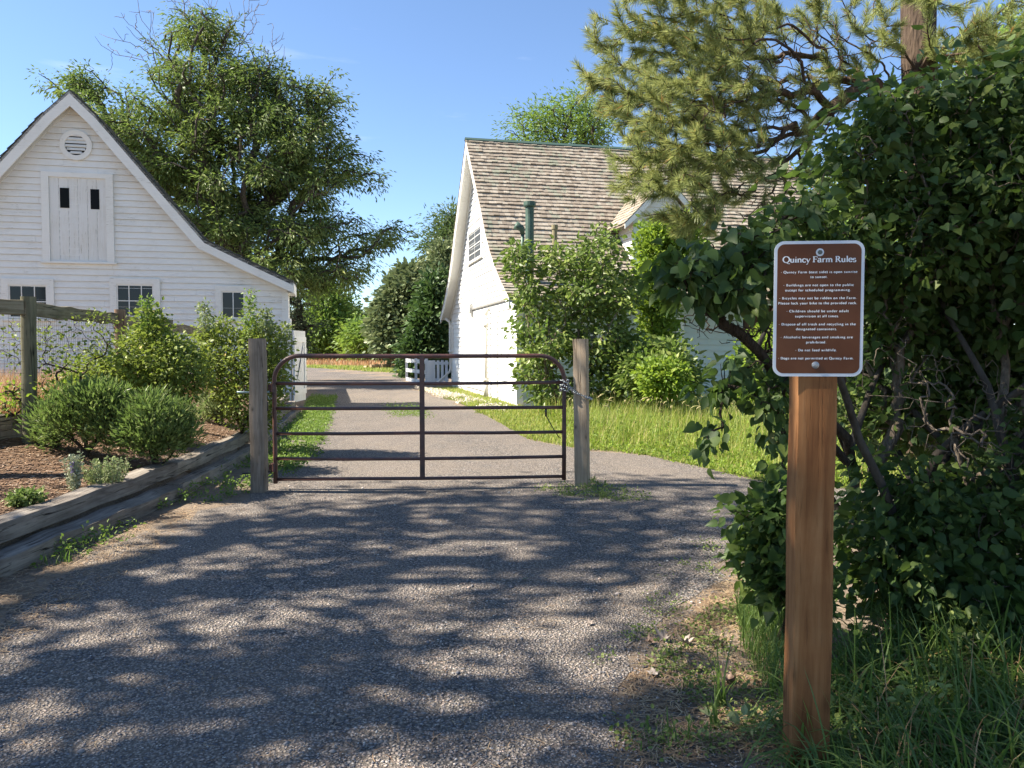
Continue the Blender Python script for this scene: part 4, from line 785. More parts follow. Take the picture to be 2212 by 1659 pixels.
# lettering drawn with a broad pen and serifs. strokes: l x y x y.. (line), a cx cy rx ry deg0 deg1 (arc), s x y w (serif), t = thin line, d = dot
GL = {
'Q': (.80, 'a .4 .35 .36 .36 0 360;t .38 .02 .60 -.14 .82 -.15'), 'F': (.56, 'l .14 0 .14 .70;t .14 .67 .52 .67;t .14 .37 .42 .37;v .52 .60 .09;v .42 .37 .06;s .14 0 .26;s .10 .70 .16'),
'R': (.66, 'l .14 0 .14 .70;t .14 .67 .30 .67;a .30 .515 .17 .155 -90 90;t .14 .36 .30 .36;k .30 .36 .60 .0;s .14 0 .24;s .62 0 .12;s .10 .70 .14'), 'B': (.62, 'l .14 0 .14 .70;t .14 .67 .28 .67;a .28 .52 .16 .15 -90 90;t .14 .37 .32 .37;a .32 .20 .20 .175 -90 90;t .14 .025 .32 .025;s .10 .70 .14;s .10 0 .14'),
'P': (.58, 'l .14 0 .14 .70;t .14 .67 .28 .67;a .28 .50 .19 .17 -90 90;t .14 .33 .28 .33;s .14 0 .24;s .10 .70 .14'), 'C': (.70, 'a .38 .35 .33 .34 45 315;v .62 .56 .12'), 'D': (.76, 'l .14 0 .14 .70;t .14 .67 .34 .67;a .34 .35 .33 .325 -90 90;t .14 .025 .34 .025;s .10 .70 .14;s .10 0 .14'), 'A': (.72, 't .34 .70 .08 0;k .34 .70 .62 0;t .18 .24 .50 .24;s .08 0 .18;s .63 0 .20'),
'a': (.50, 'l .36 .04 .36 .36;a .22 .35 .15 .11 10 150;a .20 .14 .15 .13 30 330;t .36 .24 .2 .26;t .36 .04 .48 .03'), 'b': (.54, 'l .12 .02 .12 .72;a .29 .23 .19 .22 -160 160;s .08 .72 .1'), 'c': (.45, 'a .25 .23 .2 .22 50 320;v .38 .37 .07'), 'd': (.56, 'l .42 .02 .42 .72;a .24 .23 .19 .22 25 335;s .38 .72 .1;s .46 .02 .1'), 'e': (.48, 'a .25 .23 .2 .22 0 325;t .06 .25 .43 .25'),
'f': (.34, 'l .14 0 .14 .58;a .27 .57 .13 .14 60 180;t .04 .44 .30 .44;s .14 0 .2'), 'g': (.52, 'a .23 .28 .16 .16 0 360;a .24 -.1 .2 .11 0 360;t .1 .14 .12 .03 .36 .0;t .34 .4 .5 .43'), 'h': (.58, 'l .12 0 .12 .72;a .29 .26 .15 .18 0 150;l .44 0 .44 .28;s .12 0 .2;s .44 0 .2;s .08 .72 .1'), 'i': (.28, 'l .14 0 .14 .44;d .14 .62 .05;s .14 0 .2;s .10 .44 .1'),
'k': (.56, 'l .12 0 .12 .72;t .12 .2 .40 .44;k .24 .27 .50 0;s .12 0 .18;s .50 0 .14;s .42 .44 .14;s .08 .72 .1'), 'l': (.28, 'l .14 0 .14 .72;s .14 0 .2;s .10 .72 .1'), 'm': (.86, 'l .12 0 .12 .44;a .28 .28 .13 .16 0 150;l .41 0 .41 .3;a .57 .28 .14 .16 0 150;l .71 0 .71 .3;s .12 0 .2;s .41 0 .18;s .71 0 .2;s .08 .44 .1'), 'n': (.58, 'l .12 0 .12 .44;a .29 .26 .15 .18 0 150;l .44 0 .44 .28;s .12 0 .2;s .44 0 .2;s .08 .44 .1'),
'o': (.52, 'a .26 .22 .2 .22 0 360'), 'p': (.56, 'l .13 -.24 .13 .44;a .30 .22 .19 .22 -160 160;s .13 -.24 .2;s .09 .44 .1'), 'r': (.42, 'l .13 0 .13 .44;a .31 .27 .16 .16 60 150;s .13 0 .2;s .09 .44 .1'), 's': (.42, 'a .21 .32 .12 .11 30 250;a .21 .11 .14 .11 -150 70;v .32 .38 .05'), 't': (.34, 'l .14 .06 .14 .56;a .24 .1 .1 .1 180 300;t .04 .43 .30 .43'),
'u': (.58, 'l .13 .14 .13 .44;a .28 .16 .15 .15 180 330;l .44 .0 .44 .44;s .09 .44 .12;s .40 .44 .12;s .49 .0 .1'), 'v': (.52, 'k .07 .44 .26 0;t .26 0 .44 .44;s .07 .44 .14;s .45 .44 .12'), 'w': (.78, 'k .07 .44 .23 0;t .23 0 .38 .42;k .37 .44 .54 0;t .54 0 .70 .44;s .07 .44 .14;s .71 .44 .12'), 'x': (.52, 'k .07 .44 .43 0;t .07 0 .43 .44;s .07 0 .14;s .43 0 .14;s .07 .44 .14;s .43 .44 .12'), 'y': (.52, 'k .07 .44 .26 .02;t .45 .44 .26 .02 .16 -.22 .05 -.22;s .07 .44 .14;s .45 .44 .12'),
'(': (.32, 'a .34 .27 .2 .42 120 240'), ')': (.32, 'a -.02 .27 .2 .42 -60 60'), '.': (.24, 'd .11 .05 .06'), '\u2022': (.34, 'd .14 .28 .085'), ' ': (.25, '')}
def text_width(s, sz, track=0.): return sum(GL[c][0] + track for c in s) * sz
def letter(s, xc, z, sz, mb, bold=.105, n=.0053, track=.015):
    x = xc - text_width(s, sz, track) / 2
    def quad(pts): mb.add([WSg(px, pz, n) for px, pz in pts], np.array([(0, 1, 2, 3)]), .5)
    def stroke(P, wfun):
        P = np.array(P); 
        for i in range(len(P) - 1):
            d = P[i + 1] - P[i]; L = np.hypot(*d) + 1e-9; t = d / L; nr = np.array([-t[1], t[0]]); w_ = wfun(t) * sz / 2; a = P[i] - t * sz * .008; b = P[i + 1] + t * sz * .008
            quad([a - nr * w_, b - nr * w_, b + nr * w_, a + nr * w_])
    for ch in s:
        wd, spec = GL[ch]
        for st in (spec.split(';') if spec else []):
            k, *v = st.split(); v = [float(q) for q in v]
            if k in 'ltk':
                P = [(x + v[i] * sz, z + v[i + 1] * sz) for i in range(0, len(v), 2)]; stroke(P, lambda t, k=k: bold if k in 'lk' else bold * .48)
            elif k == 'a': 
                m_ = max(6, int(abs(v[5] - v[4]) / 20)); P = [(x + (v[0] + v[2] * math.cos(R(q))) * sz, z + (v[1] + v[3] * math.sin(R(q))) * sz) for q in np.linspace(v[4], v[5], m_ + 1)]
                stroke(P, lambda t: bold * (.5 + .6 * abs(t[1])))
            elif k == 's': cx = x + v[0] * sz; cz = z + v[1] * sz; h = .028 * sz * (bold / .105); cz -= h if v[1] > .3 else -h; quad([(cx - v[2] * sz / 2, cz - h), (cx + v[2] * sz / 2, cz - h), (cx + v[2] * sz / 2, cz + h), (cx - v[2] * sz / 2, cz + h)])
            elif k == 'v': cx = x + v[0] * sz; cz = z + v[1] * sz; h = v[2] * sz; quad([(cx - .03 * sz, cz - h), (cx + .03 * sz, cz - h), (cx + .03 * sz, cz + h * .9), (cx - .01 * sz, cz + h * .9)])
            elif k == 'd':
                cx = x + v[0] * sz; cz = z + v[1] * sz; m8 = [(cx + v[2] * sz * math.cos(q * math.pi / 4), cz + v[2] * sz * math.sin(q * math.pi / 4)) for q in range(8)]; mb.mixed(np.array([WSg(a, b, n) for a, b in m8]), [tuple(range(8))], .5)
        x += (wd + track) * sz
def sgn(px, py):   # position on the sign from the enlarged photograph of the sign (1264 x 1659 crop)
    return ((px - 632) / 875 * SW * 1.0, -(py - 806) / 1345 * SH)
mb = MB(); lines = [('Quincy Farm Rules', 633, 345, 712, 92, .13), ('\u2022 Quincy Farm (east side) is open sunrise', 632, 452, 745, 0, 0), ('to sunset.', 634, 500, 172, 0, 0), ('\u2022 Buildings are not open to the public', 630, 581, 686, 0, 0), ('except for scheduled programming.', 626, 631, 642, 0, 0), ('\u2022 Bicycles may not be ridden on the Farm.', 627, 710, 758, 0, 0), ('Please lock your bike to the provided rack.', 624, 760, 772, 0, 0), ('\u2022 Children should be under adult', 625, 839, 608, 0, 0), ('supervision at all times.', 621, 889, 433, 0, 0), ('\u2022 Dispose of all trash and recycling in the', 622, 969, 752, 0, 0), ('designated containers.', 619, 1017, 404, 0, 0), ('\u2022 Alcoholic beverages and smoking are', 619, 1098, 706, 0, 0), ('prohibited.', 617, 1148, 203, 0, 0), ('\u2022 Do not feed wildlife.', 617, 1227, 408, 0, 0), ('\u2022 Dogs are not permitted at Quincy Farm.', 615, 1308, 744, 0, 0)]
for s, cx, by, wpx, _, bd_ in lines:
    sz = .0205 if bd_ else .0098; x, z = sgn(cx, by); x = (cx - 632) / 875 * SW + (by - 806) * .0 + (806 - by) / 1345 * -.0; W_ = wpx / 875 * SW; w0 = text_width(s, 1., 0); k = len(s)
    sz = W_ / w0 if not bd_ else W_ / (w0 + .0 * k); sz = min(sz, .0112) if not bd_ else sz; track = (W_ / sz - w0) / k
    letter(s, x, z, sz, mb, bold=.145 if bd_ else .19, track=track)
finish(mb, 'lettering', M('letter_white').set(color=(.9, .9, .88), rough=.5).m, splate)
for nm_, (px_, py_), r_ in (('bolt', (637, 247), .0125), ('bolt', (612, 1366), .0125)):
    x, z = sgn(px_, py_); mb = MB(); c = WSg(x, z, .005); nn_ = WSg(0, 0, 1) - WSg(0, 0, 0)
    if py_ < 800: mb.tube([c, c + nn_ * .0012], [.0135, .0135], 20, r=.9); b_ = finish(mb, 'bolt', m_swhite, splate); mb = MB(); mb.tube([c + nn_ * .0012, c + nn_ * .005], [.0085, .008], 6); finish(mb, 'bolt_head', flat('bolt_dark', (.10, .11, .10), .4, .6), splate)
    else: mb.tube([c, c + nn_ * .002, c + nn_ * .0045, c + nn_ * .005], [.0128, .012, .006, .001], 20); finish(mb, 'bolt', M('bolt_zinc').set(color=(.35, .36, .36), rough=.45, metal=.7).m, splate)
# ------------------------------------------------------------------ foliage materials
L_elm = leaf_mat('elm_leaf', [(0, (.018, .032, .010)), (.5, (.045, .072, .020)), (1, (.12, .145, .042))], (.22, .34, .05), .35)
L_dark = leaf_mat('far_leaf', [(0, (.02, .04, .018)), (.5, (.05, .085, .03)), (1, (.10, .14, .055))], (.18, .28, .06), .25)
L_ivy = leaf_mat('ivy_leaf', [(0, (.012, .032, .012)), (.6, (.03, .06, .02)), (1, (.06, .10, .03))], (.12, .22, .04), .2)
L_grey = leaf_mat('grey_leaf', [(0, (.035, .055, .025)), (.5, (.07, .10, .045)), (1, (.14, .165, .085))], (.2, .25, .1), .2)
L_light = leaf_mat('light_leaf', [(0, (.05, .10, .02)), (.5, (.09, .16, .03)), (1, (.16, .24, .05))], (.3, .45, .06), .35)
L_lime = leaf_mat('lime_leaf', [(0, (.09, .17, .02)), (.5, (.15, .26, .03)), (1, (.26, .36, .05))], (.4, .55, .05), .4)
L_lilac = leaf_mat('lilac_leaf', [(0, (.024, .052, .014)), (.45, (.042, .082, .02)), (.8, (.085, .135, .03)), (.97, (.12, .17, .035)), (1, (.25, .21, .05))], (.2, .34, .05), .3, rough=.5)
L_lilac_h = leaf_mat('lilac_leaf_far', [(0, (.035, .06, .014)), (.5, (.07, .105, .024)), (1, (.15, .185, .05))], (.22, .38, .05), .3, rough=.4)
L_rose = leaf_mat('rose_leaf', [(0, (.05, .08, .015)), (.5, (.105, .145, .028)), (.9, (.16, .21, .04)), (1, (.30, .22, .05))], (.3, .4, .05), .33)
L_sage = leaf_mat('green_shrub_leaf', [(0, (.06, .095, .022)), (.5, (.115, .165, .04)), (1, (.21, .26, .09))], (.22, .38, .08), .3)
L_pale = leaf_mat('pale_leaf', [(0, (.10, .15, .07)), (.5, (.17, .22, .10)), (1, (.27, .31, .16))], (.3, .4, .12), .3)
L_needle = leaf_mat('pine_needle', [(0, (.07, .12, .04)), (.4, (.17, .225, .07)), (.93, (.33, .385, .15)), (1, (.45, .20, .07))], (.45, .46, .16), .38, rough=.4)
L_grass = leaf_mat('grass_blade', [(0, (.05, .10, .025)), (.5, (.085, .155, .035)), (1, (.14, .21, .05))], (.22, .4, .06), .35)
L_grassl = leaf_mat('meadow_blade', [(0, (.14, .23, .04)), (.55, (.25, .34, .06)), (.85, (.38, .42, .12)), (1, (.52, .42, .20))], (.4, .5, .08), .4)
L_dry = leaf_mat('dry_blade', [(0, (.27, .15, .07)), (.5, (.38, .245, .13)), (1, (.50, .38, .23))], (.4, .25, .1), .3)
B_elm = bark_mat('elm_bark', (.035, .028, .022), (.10, .085, .07), 6); B_grey = bark_mat('grey_bark', (.09, .07, .052), (.23, .185, .14), 14); B_pine = bark_mat('pine_bark', (.035, .024, .018), (.11, .078, .055), 9); B_dead = bark_mat('dead_wood', (.11, .09, .075), (.22, .19, .16), 10); B_twig = bark_mat('dark_twig', (.03, .022, .015), (.075, .055, .04), 20)
B_pale = bark_mat('pale_twig', (.16, .13, .09), (.30, .25, .18), 20)
def gr(x, y): return np.array((x, y, float(H(x, y))))
def bxy(px, py, Y): p = at(px, py, Y); return gr(p[0], Y)
# ------------------------------------------------------------------ the big elm behind the barn
YE = 33.
elm_b = [(425, 45, 60, 46, YE, 1.2, .5), (455, 115, 86, 50, YE, 1.8, .7), (450, 190, 120, 50, YE, 2.2, .9), (565, 195, 60, 44, YE, 1.8, .8), (345, 240, 70, 28, YE, 1.6, 1.), (240, 200, 56, 28, YE, 1.4, 1.3), (180, 165, 24, 14, YE, .7, 1.6), (200, 230, 30, 18, YE, .8, 1.4), (290, 290, 90, 50, YE, 2.4), (400, 300, 100, 62, YE, 3.0), (540, 280, 80, 60, YE, 2.8, .8), (665, 240, 56, 48, YE, 2.2), (720, 225, 14, 30, YE, .6, .6), (630, 330, 90, 60, YE, 3.0), (735, 365, 50, 60, YE, 2.2), (350, 385, 94, 56, YE, 2.8), (470, 400, 100, 62, YE, 3.6), (590, 420, 100, 62, YE, 3.6), (705, 440, 76, 56, YE, 2.8), (430, 480, 80, 44, YE, 3, .7), (560, 510, 110, 50, YE, 3.6, .9), (690, 520, 80, 50, YE, 2.8), (780, 510, 54, 42, YE, 2.0), (845, 508, 24, 14, YE, .7, .8), (630, 590, 80, 42, YE, 3.4, .9), (735, 590, 72, 38, YE, 2.4, .9), (805, 588, 34, 22, YE, 1.4), (765, 625, 34, 14, YE, 1.0, .7)]
base = bxy(512, 760, YE); 
tr = [base, at(512, 700, YE), at(514, 640, YE), at(518, 590, YE), at(505, 545, YE)]
e = plant('elm_tree', 'very large green elm with bare dead top twigs rising behind the barn', 'tree', base, elm_b, 2300, 42, .21, .185, L_elm, B_elm, .62, .022, bf=.30, tmpl=T_LONG, droop=.6, up=.5, trunk=tr, pts=clustered(elm_b, 330, 7.5, .42), stem='trunk', crown='crown', jit=.07, shell=.35, power=.42)
# bare dead limbs over the crown
dr_ = np.random.default_rng(3)
def curve_pts(pts, Y, n): P = np.array([at(a, b, Y) for a, b in pts]); t = np.linspace(0, 1, n); k = np.linspace(0, 1, len(P)); return np.column_stack([np.interp(t, k, P[:, j]) for j in range(3)])
tips = []
for pts, m in (([(500, 330), (455, 250), (400, 170), (330, 125), (235, 95)], 75), ([(500, 330), (470, 200), (450, 100), (405, 20), (380, -20)], 45), ([(500, 330), (500, 180), (510, 100), (545, 40), (560, 10)], 60), ([(505, 330), (545, 200), (570, 120), (595, 95)], 50), ([(500, 330), (500, 150), (480, 60), (450, 5)], 40), ([(400, 170), (330, 100), (290, 60), (300, 20)], 34), ([(540, 250), (600, 210), (640, 190)], 45), ([(520, 330), (560, 270), (600, 240), (650, 215)], 45)):
    c = curve_pts(pts, YE - .6, m); spread = np.linspace(.1, 1.0, m)[:, None]; tips += [c + dr_.normal(size=(m, 3)) * spread * (.55, .5, .5), c + dr_.normal(size=(m, 3)) * spread * (.3, .4, .35), curve_pts(pts, YE - .6, 12)]
nodes, par, _ = grow([at(505, 345, YE - .5), at(500, 325, YE - .5)], np.vstack(tips), .45); wood('dead_branch', nodes, par, .13, .011, B_dead, e, sides=5, jit=.07, power=.5)
# ------------------------------------------------------------------ trees far behind
def far_tree(label, blobs, Y, rootpx, natt, per, size, lm, spread=.5, r=.35, bm=B_elm, tmpl=T_DIAMOND, cat='tree', name='tree', **kw):
    bl = [(b[0], b[1], b[2], b[3], Y + (b[5] if len(b) > 5 else 0), b[4]) for b in blobs]; root = bxy(rootpx, 780, Y)
    return plant(name, label, cat, root, bl, natt, per, spread, size, lm, bm, r, .02, bf=.3, tmpl=tmpl, droop=.3, trunk=[root - (0, 0, .2), root + (0, 0, .6), root + (0, 0, 1.4)], crown='crown', stem='trunk', jit=.08, **kw)
far_tree('pale green leafy tree in the far gap left of the log pile', [(712, 690, 30, 70, 3), (725, 735, 45, 45, 4), (690, 740, 36, 35, 3), (705, 650, 14, 30, 2)], 95, 712, 420, 40, .5, L_light, spread=.9)
far_tree('feathery blue-green tree in the middle of the far gap', [(752, 715, 24, 36, 3), (765, 735, 32, 32, 3), (757, 690, 10, 16, 1.5), (775, 715, 12, 18, 2)], 105, 760, 300, 44, .5, L_dark, spread=1.0)
far_tree('low bright green shrubby tree at the far field edge', [(800, 735, 34, 30, 4), (835, 745, 40, 25, 4), (870, 740, 36, 30, 4), (820, 715, 18, 18, 3)], 88, 830, 420, 46, .5, L_light, spread=.9)
far_tree('tall grey-green tree with bare grey twigs standing beyond the white yard gate', [(878, 650, 30, 42, 2.2), (905, 625, 24, 30, 2.0), (856, 675, 22, 30, 2.0), (890, 600, 12, 14, 1.2), (890, 700, 40, 40, 2.6), (860, 725, 34, 34, 2.4), (838, 700, 14, 26, 1.6)], 62, 885, 900, 44, .40, L_grey, spread=.55, tmpl=T_OVAL)
far_tree('dark ivy covered tree beside the white yard fence', [(935, 700, 28, 56, 1.6), (912, 765, 32, 44, 1.6), (948, 640, 18, 44, 1.4), (950, 760, 26, 50, 1.5), (915, 810, 28, 18, 1.1)], 43, 925, 700, 42, .26, L_ivy, spread=.32, tmpl=T_OVAL)
far_tree('olive tree top with a bare snag showing behind the roof edge', [(958, 600, 22, 50, 1.4), (972, 560, 18, 30, 1.2), (962, 650, 20, 40, 1.4)], 46, 965, 260, 42, .28, L_grey, spread=.4)
far_tree('blue-green locust tree whose sprays show left of the farmhouse roof', [(965, 480, 34, 22, 1.4), (958, 525, 40, 20, 1.4), (1000, 500, 40, 40, 2), (935, 535, 18, 7, .8), (1010, 560, 40, 40, 2)], 48, 1010, 260, 34, .26, L_dark, spread=.42, tmpl=T_LONG)
far_tree('airy green locust tree standing above the farmhouse ridge', [(1190, 255, 52, 22, 2), (1150, 288, 60, 14, 2), (1250, 262, 46, 36, 2.2), (1118, 254, 26, 8, 1.0), (1240, 222, 30, 12, 1.4), (1290, 280, 40, 40, 2), (1200, 330, 90, 24, 2)], 44, 1230, 330, 24, .24, L_light, spread=.45, tmpl=T_LONG, r=.3, power=.55)
e = empty('juniper_tree', bxy(655, 770, 38), 'dark juniper with ragged level branches behind the barn corner', 'tree')
A = blob_pts([(636, 645, 22, 20, 38, 1.2), (632, 690, 24, 24, 38, 1.3), (640, 740, 24, 24, 38, 1.2), (672, 705, 22, 5, 38, .8), (668, 660, 18, 5, 38, .8)], 150, .3)
nodes, par, order = grow([bxy(650, 770, 38), at(650, 720, 38), at(648, 660, 38)], A, .3); wood('trunk', nodes, par, .3, .015, B_twig, e, sides=5, jit=.1)
Q, D, N, S, tn = foliage(A, 34, .26, .17, .25, .5, dirs=unit(A - nodes[par[order]])); leaves('crown', Q, D, N, S, T_LONG, leaf_mat('juniper_leaf', [(0, (.015, .025, .015)), (.7, (.04, .06, .035)), (1, (.09, .10, .055))], (.1, .15, .05), .15), e, rnd=tn)
# far woods along the horizon, one mass
def woods(name, x0, x1, Y, h0, n, label):
    X = rng.uniform(x0, x1, n); hh = h0 * (1 + .25 * np.sin(X * .11) + .2 * np.sin(X * .031 + 1) + .12 * np.sin(X * .37)); Z = hh * rng.random(n) ** .7; P = np.column_stack([X, Y + rng.normal(0, 4, n) - Z * .3, Z])
    Q, D, N, S, tn = foliage(P, 12, 1.1, 1.2, .2, .6); tag(leaves(name, Q, D, N, S, T_DIAMOND, L_dark, None, rnd=tn), label, kind='stuff')
woods('far_woods', -140, 170, 170, 7, 3800, 'far woods along the field edge')
# dark shrubs under the fence line of the yard (behind the house)
far_tree('dark green bush beyond the picket gate and farmhouse yard', [(1000, 760, 60, 50, 3), (930, 800, 20, 20, 1)], 47, 990, 200, 40, .26, L_ivy, spread=.4, name='bush', cat='bush')
# ------------------------------------------------------------------ lilac and shrubs by the house
YH = 17.6
lil = [(1130, 575, 42, 60, YH, .7), (1140, 640, 44, 34, YH, .8), (1215, 560, 55, 45, YH, .8), (1285, 560, 60, 60, YH, .9), (1305, 505, 26, 30, YH, .5), (1240, 640, 80, 60, YH, 1.1), (1330, 640, 60, 70, YH, .9), (1140, 700, 50, 50, YH, 1.0), (1190, 730, 80, 60, YH, 1.2), (1290, 740, 80, 70, YH, 1.1), (1155, 790, 50, 55, YH, .9), (1350, 760, 60, 60, YH, .9), (1195, 840, 64, 40, YH, .9), (1290, 835, 70, 50, YH, .9)]
rt = bxy(1215, 880, 17.8); plant('lilac_bush', 'tall many-stemmed lilac bush in front of the farmhouse corner', 'bush', rt, [(b[0], b[1], b[2] * .82, b[3] * .82, *b[4:]) for b in lil], 600, 18, .11, .11, L_lilac_h, B_grey, .10, .007, bf=.45, tmpl=T_OVAL, droop=.55, up=.5, stem='stem', crown='foliage', jit=.08, shell=.5)
rt = bxy(1430, 860, 18.5); plant('vine_bush', 'lime green vine climbing to the dormer', 'vine', rt, [(1415, 550, 36, 48, 18.9, .4), (1440, 505, 44, 24, 18.9, .35), (1480, 505, 24, 34, 18.9, .35), (1405, 620, 34, 50, 18.8, .4), (1470, 560, 30, 40, 18.9, .4), (1420, 700, 30, 60, 18.8, .3)], 420, 26, .15, .10, L_lime, B_twig, .05, .006, bf=.5, tmpl=T_OVAL, stem='stem', crown='foliage')
rt = bxy(1470, 880, 16.5); plant('dark_shrub', 'dark green shrub under the farmhouse front window', 'shrub', rt, [(1430, 790, 64, 46, 16.6, .8), (1400, 815, 60, 40, 16.6, .8), (1460, 820, 40, 26, 16.6, .6)], 280, 26, .16, .10, L_lilac_h, B_twig, .05, .006, tmpl=T_OVAL, stem='stem', crown='foliage', bf=.4)
rt = bxy(1430, 880, 15.2); plant('lime_shrub', 'small bright yellow-green shrub in front of the dark window shrub', 'shrub', rt, [(1425, 810, 42, 26, 15.2, .4), (1440, 835, 40, 20, 15.2, .35)], 110, 24, .1, .085, L_lime, B_twig, .03, .005, tmpl=T_OVAL, stem='stem', crown='foliage')
rt = bxy(1640, 900, 13.5); plant('yellow_shrub', 'yellow-green shrub catching the sun behind the sign post', 'shrub', rt, [(1640, 775, 40, 36, 13.5, .5), (1680, 730, 40, 40, 13.6, .5), (1660, 830, 56, 32, 13.5, .5)], 250, 24, .11, .08, L_lime, B_twig, .04, .005, tmpl=T_OVAL, stem='stem', crown='foliage')
# background trees seen through the lilac on the right
far_tree('bright leafy tree glimpsed at the upper right behind the pine', [(2130, 210, 110, 90, 2.4), (2200, 130, 80, 90, 2), (2050, 330, 100, 80, 2.2), (1900, 520, 110, 110, 2.4), (2080, 480, 110, 110, 2.4), (1800, 600, 80, 80, 2)], 21, 2050, 620, 34, .17, L_light, spread=.4, r=.3)
far_tree('leafy tree standing right of the farmhouse roof', [(1760, 440, 80, 90, 2.4), (1830, 520, 90, 110, 2.4), (1740, 560, 60, 90, 2), (1800, 690, 110, 100, 2.6), (1950, 720, 140, 120, 2.4), (2120, 700, 130, 140, 2.4)], 30, 1800, 640, 40, .22, L_elm, spread=.5, r=.3)
# ------------------------------------------------------------------ shrubs of the raised bed
def pl_shrub(name, label, px, py, Y, blobs, natt, per, spread, size, lm, **kw):
    rt = bxy(px, py, Y); return plant(name, label, 'shrub', rt, [(b[0], b[1], b[2], b[3], Y + (b[5] if len(b) > 5 else 0), b[4]) for b in blobs], natt, per, spread, size, lm, kw.pop('bm', B_twig), kw.pop('r', .035), .003, stem='stem', crown='foliage', **kw)
pl_shrub('rose_shrub', 'big dense rose shrub against the wire fence, nearest the orange fence post', 320, 880, 9.6, [(330, 775, 70, 62, .5), (265, 815, 56, 44, .45), (395, 795, 50, 60, .5), (325, 735, 34, 30, .3), (330, 700, 20, 34, .15), (205, 800, 36, 46, .3), (160, 840, 30, 34, .25), (350, 840, 76, 38, .4)], 560, 22, .075, .045, L_rose, tmpl=T_OVAL, bf=.4)
pl_shrub('rose_shrub', 'big pale green rose shrub directly behind the dark gate post', 520, 880, 11.2, [(520, 775, 70, 62, .55), (450, 775, 50, 60, .5), (570, 755, 42, 50, .45), (470, 715, 32, 30, .25), (600, 800, 24, 50, .3), (540, 850, 76, 46, .5), (545, 900, 60, 26, .35), (550, 705, 18, 34, .15), (590, 730, 22, 26, .2)], 580, 22, .075, .045, L_rose, tmpl=T_OVAL, bf=.4)
for i, (a, b, c, d, Y, lb) in enumerate(((322, 720, 322, 645, 9.5, 'thin leafy shoot standing above the rose shrub before the middle barn window'), (540, 720, 540, 628, 11., 'tallest thin shoot, before the smallest barn window'), (445, 720, 440, 655, 11., 'thin shoot left of the smallest barn window'), (575, 720, 578, 672, 11., 'thin shoot right of the smallest barn window'), (612, 760, 618, 700, 11.3, 'thin shoot by the barn corner'))):
    p0, p1 = at(a, b, Y), at(c, d, Y); n_ = 26; t = np.linspace(0, 1, n_)[:, None]; P = p0 + (p1 - p0) * t + rng.normal(0, .012, (n_, 3)); e = empty('tall_shoot', p0, lb, 'plant', 'tall shoots above the rose shrubs'); mb = MB(); mb.tube(np.vstack([p0 - (0, 0, .5), P]), .004, 4); mb.build('stem', B_pale, e)
    Q, D, N, S, tn = foliage(P, 12, .04, .04, .1, .4); leaves('foliage', Q, D, N, S, T_OVAL, L_pale if i > 1 else L_light, e, rnd=tn)
pl_shrub('round_shrub', 'round fine-leaved green shrub left of its lighter twin', 185, 960, 8.1, [(190, 890, 60, 48, .4), (130, 915, 50, 40, .3), (235, 885, 45, 45, .3), (215, 850, 40, 24, .2), (150, 870, 30, 30, .2), (105, 935, 30, 22, .2), (240, 930, 50, 36, .3)], 420, 24, .06, .06, L_sage, tmpl=T_LONG, droop=-.6, bf=.5, shell=.3)
pl_shrub('round_shrub', 'lighter fine-leaved green shrub on the mulch nearer the timbers', 340, 975, 8.0, [(335, 905, 50, 42, .35), (300, 930, 40, 38, .3), (375, 930, 40, 38, .3), (320, 870, 28, 20, .2), (385, 895, 25, 22, .2), (345, 950, 60, 30, .3)], 340, 26, .056, .06, L_sage, tmpl=T_LONG, droop=-.6, bf=.5, shell=.3)
pl_shrub('vine_plant', 'yellow-green bindweed climbing the wire fence beside the first post', 120, 850, 8.3, [(110, 850, 45, 35, .12), (20, 870, 50, 30, .15), (30, 845, 25, 20, .1), (140, 810, 20, 30, .08)], 60, 10, .07, .04, L_lime, tmpl=T_OVAL)
pl_shrub('climbing_rose', 'sprawling thorny rose twigs woven through the wire mesh', 175, 860, 8.9, [(190, 730, 60, 50, .1), (215, 700, 30, 30, .08), (160, 780, 40, 40, .08), (250, 720, 30, 40, .08), (60, 740, 80, 60, .06, -.3)], 190, 5, .05, .035, L_rose, tmpl=T_OVAL, bf=.15, r=.014)
pl_shrub('mound_plant', 'small dark green mound plant on the mulch near the picture edge', 57, 1085, 6.1, [(57, 1076, 26, 10, .08)], 40, 26, .03, .028, L_sage, tmpl=T_OVAL)
pl_shrub('low_shrub', 'grey-green feathery shrub beyond the round shrubs', 468, 915, float(g(468, 915)[1]), [(470, 875, 34, 30, .2), (445, 895, 26, 16, .2)], 90, 16, .05, .09, L_pale, tmpl=T_LONG, droop=-.6)
def spikes(name, label, px, py, Y, n, hgt, spread, lm, leaf=.018, flower=None):
    rt = bxy(px, py, Y); e = empty(name, rt, label, 'plant'); mb = MB(); PP = []; tops = []
    for i in range(n):
        a = rng.uniform(0, 6.28); o = np.array((math.cos(a), math.sin(a), 0)) * spread * math.sqrt(rng.random()); h = hgt * rng.uniform(.65, 1.05); top = rt + o * 1.25 + (0, 0, h); mb.tube([rt + o * .6 - (0, 0, .02), rt + o + (0, 0, h * .5), top], .0022, 3, cap=False); t = np.linspace(.12, 1, 9)[:, None]; PP.append(rt + o * .6 + (top - rt - o * .6) * t); tops.append(top)
    mb.build('stem', B_pale if flower is None else L_pale, e); P = np.vstack(PP); Q, D, N, S, tn = foliage(P, 7, .008, leaf, -.5, .3); leaves('foliage', Q, D, N, S, T_OVAL, lm, e, rnd=tn)
    if flower is not None:
        P = np.vstack([t + (0, 0, -.02 * k) for t in tops[:1] for k in range(6)]); Q, D, N, S, tn = foliage(P, 12, .005, .014, -.3, .3); leaves('flower', Q, D, N, S, T_OVAL, flower, e, rnd=tn)
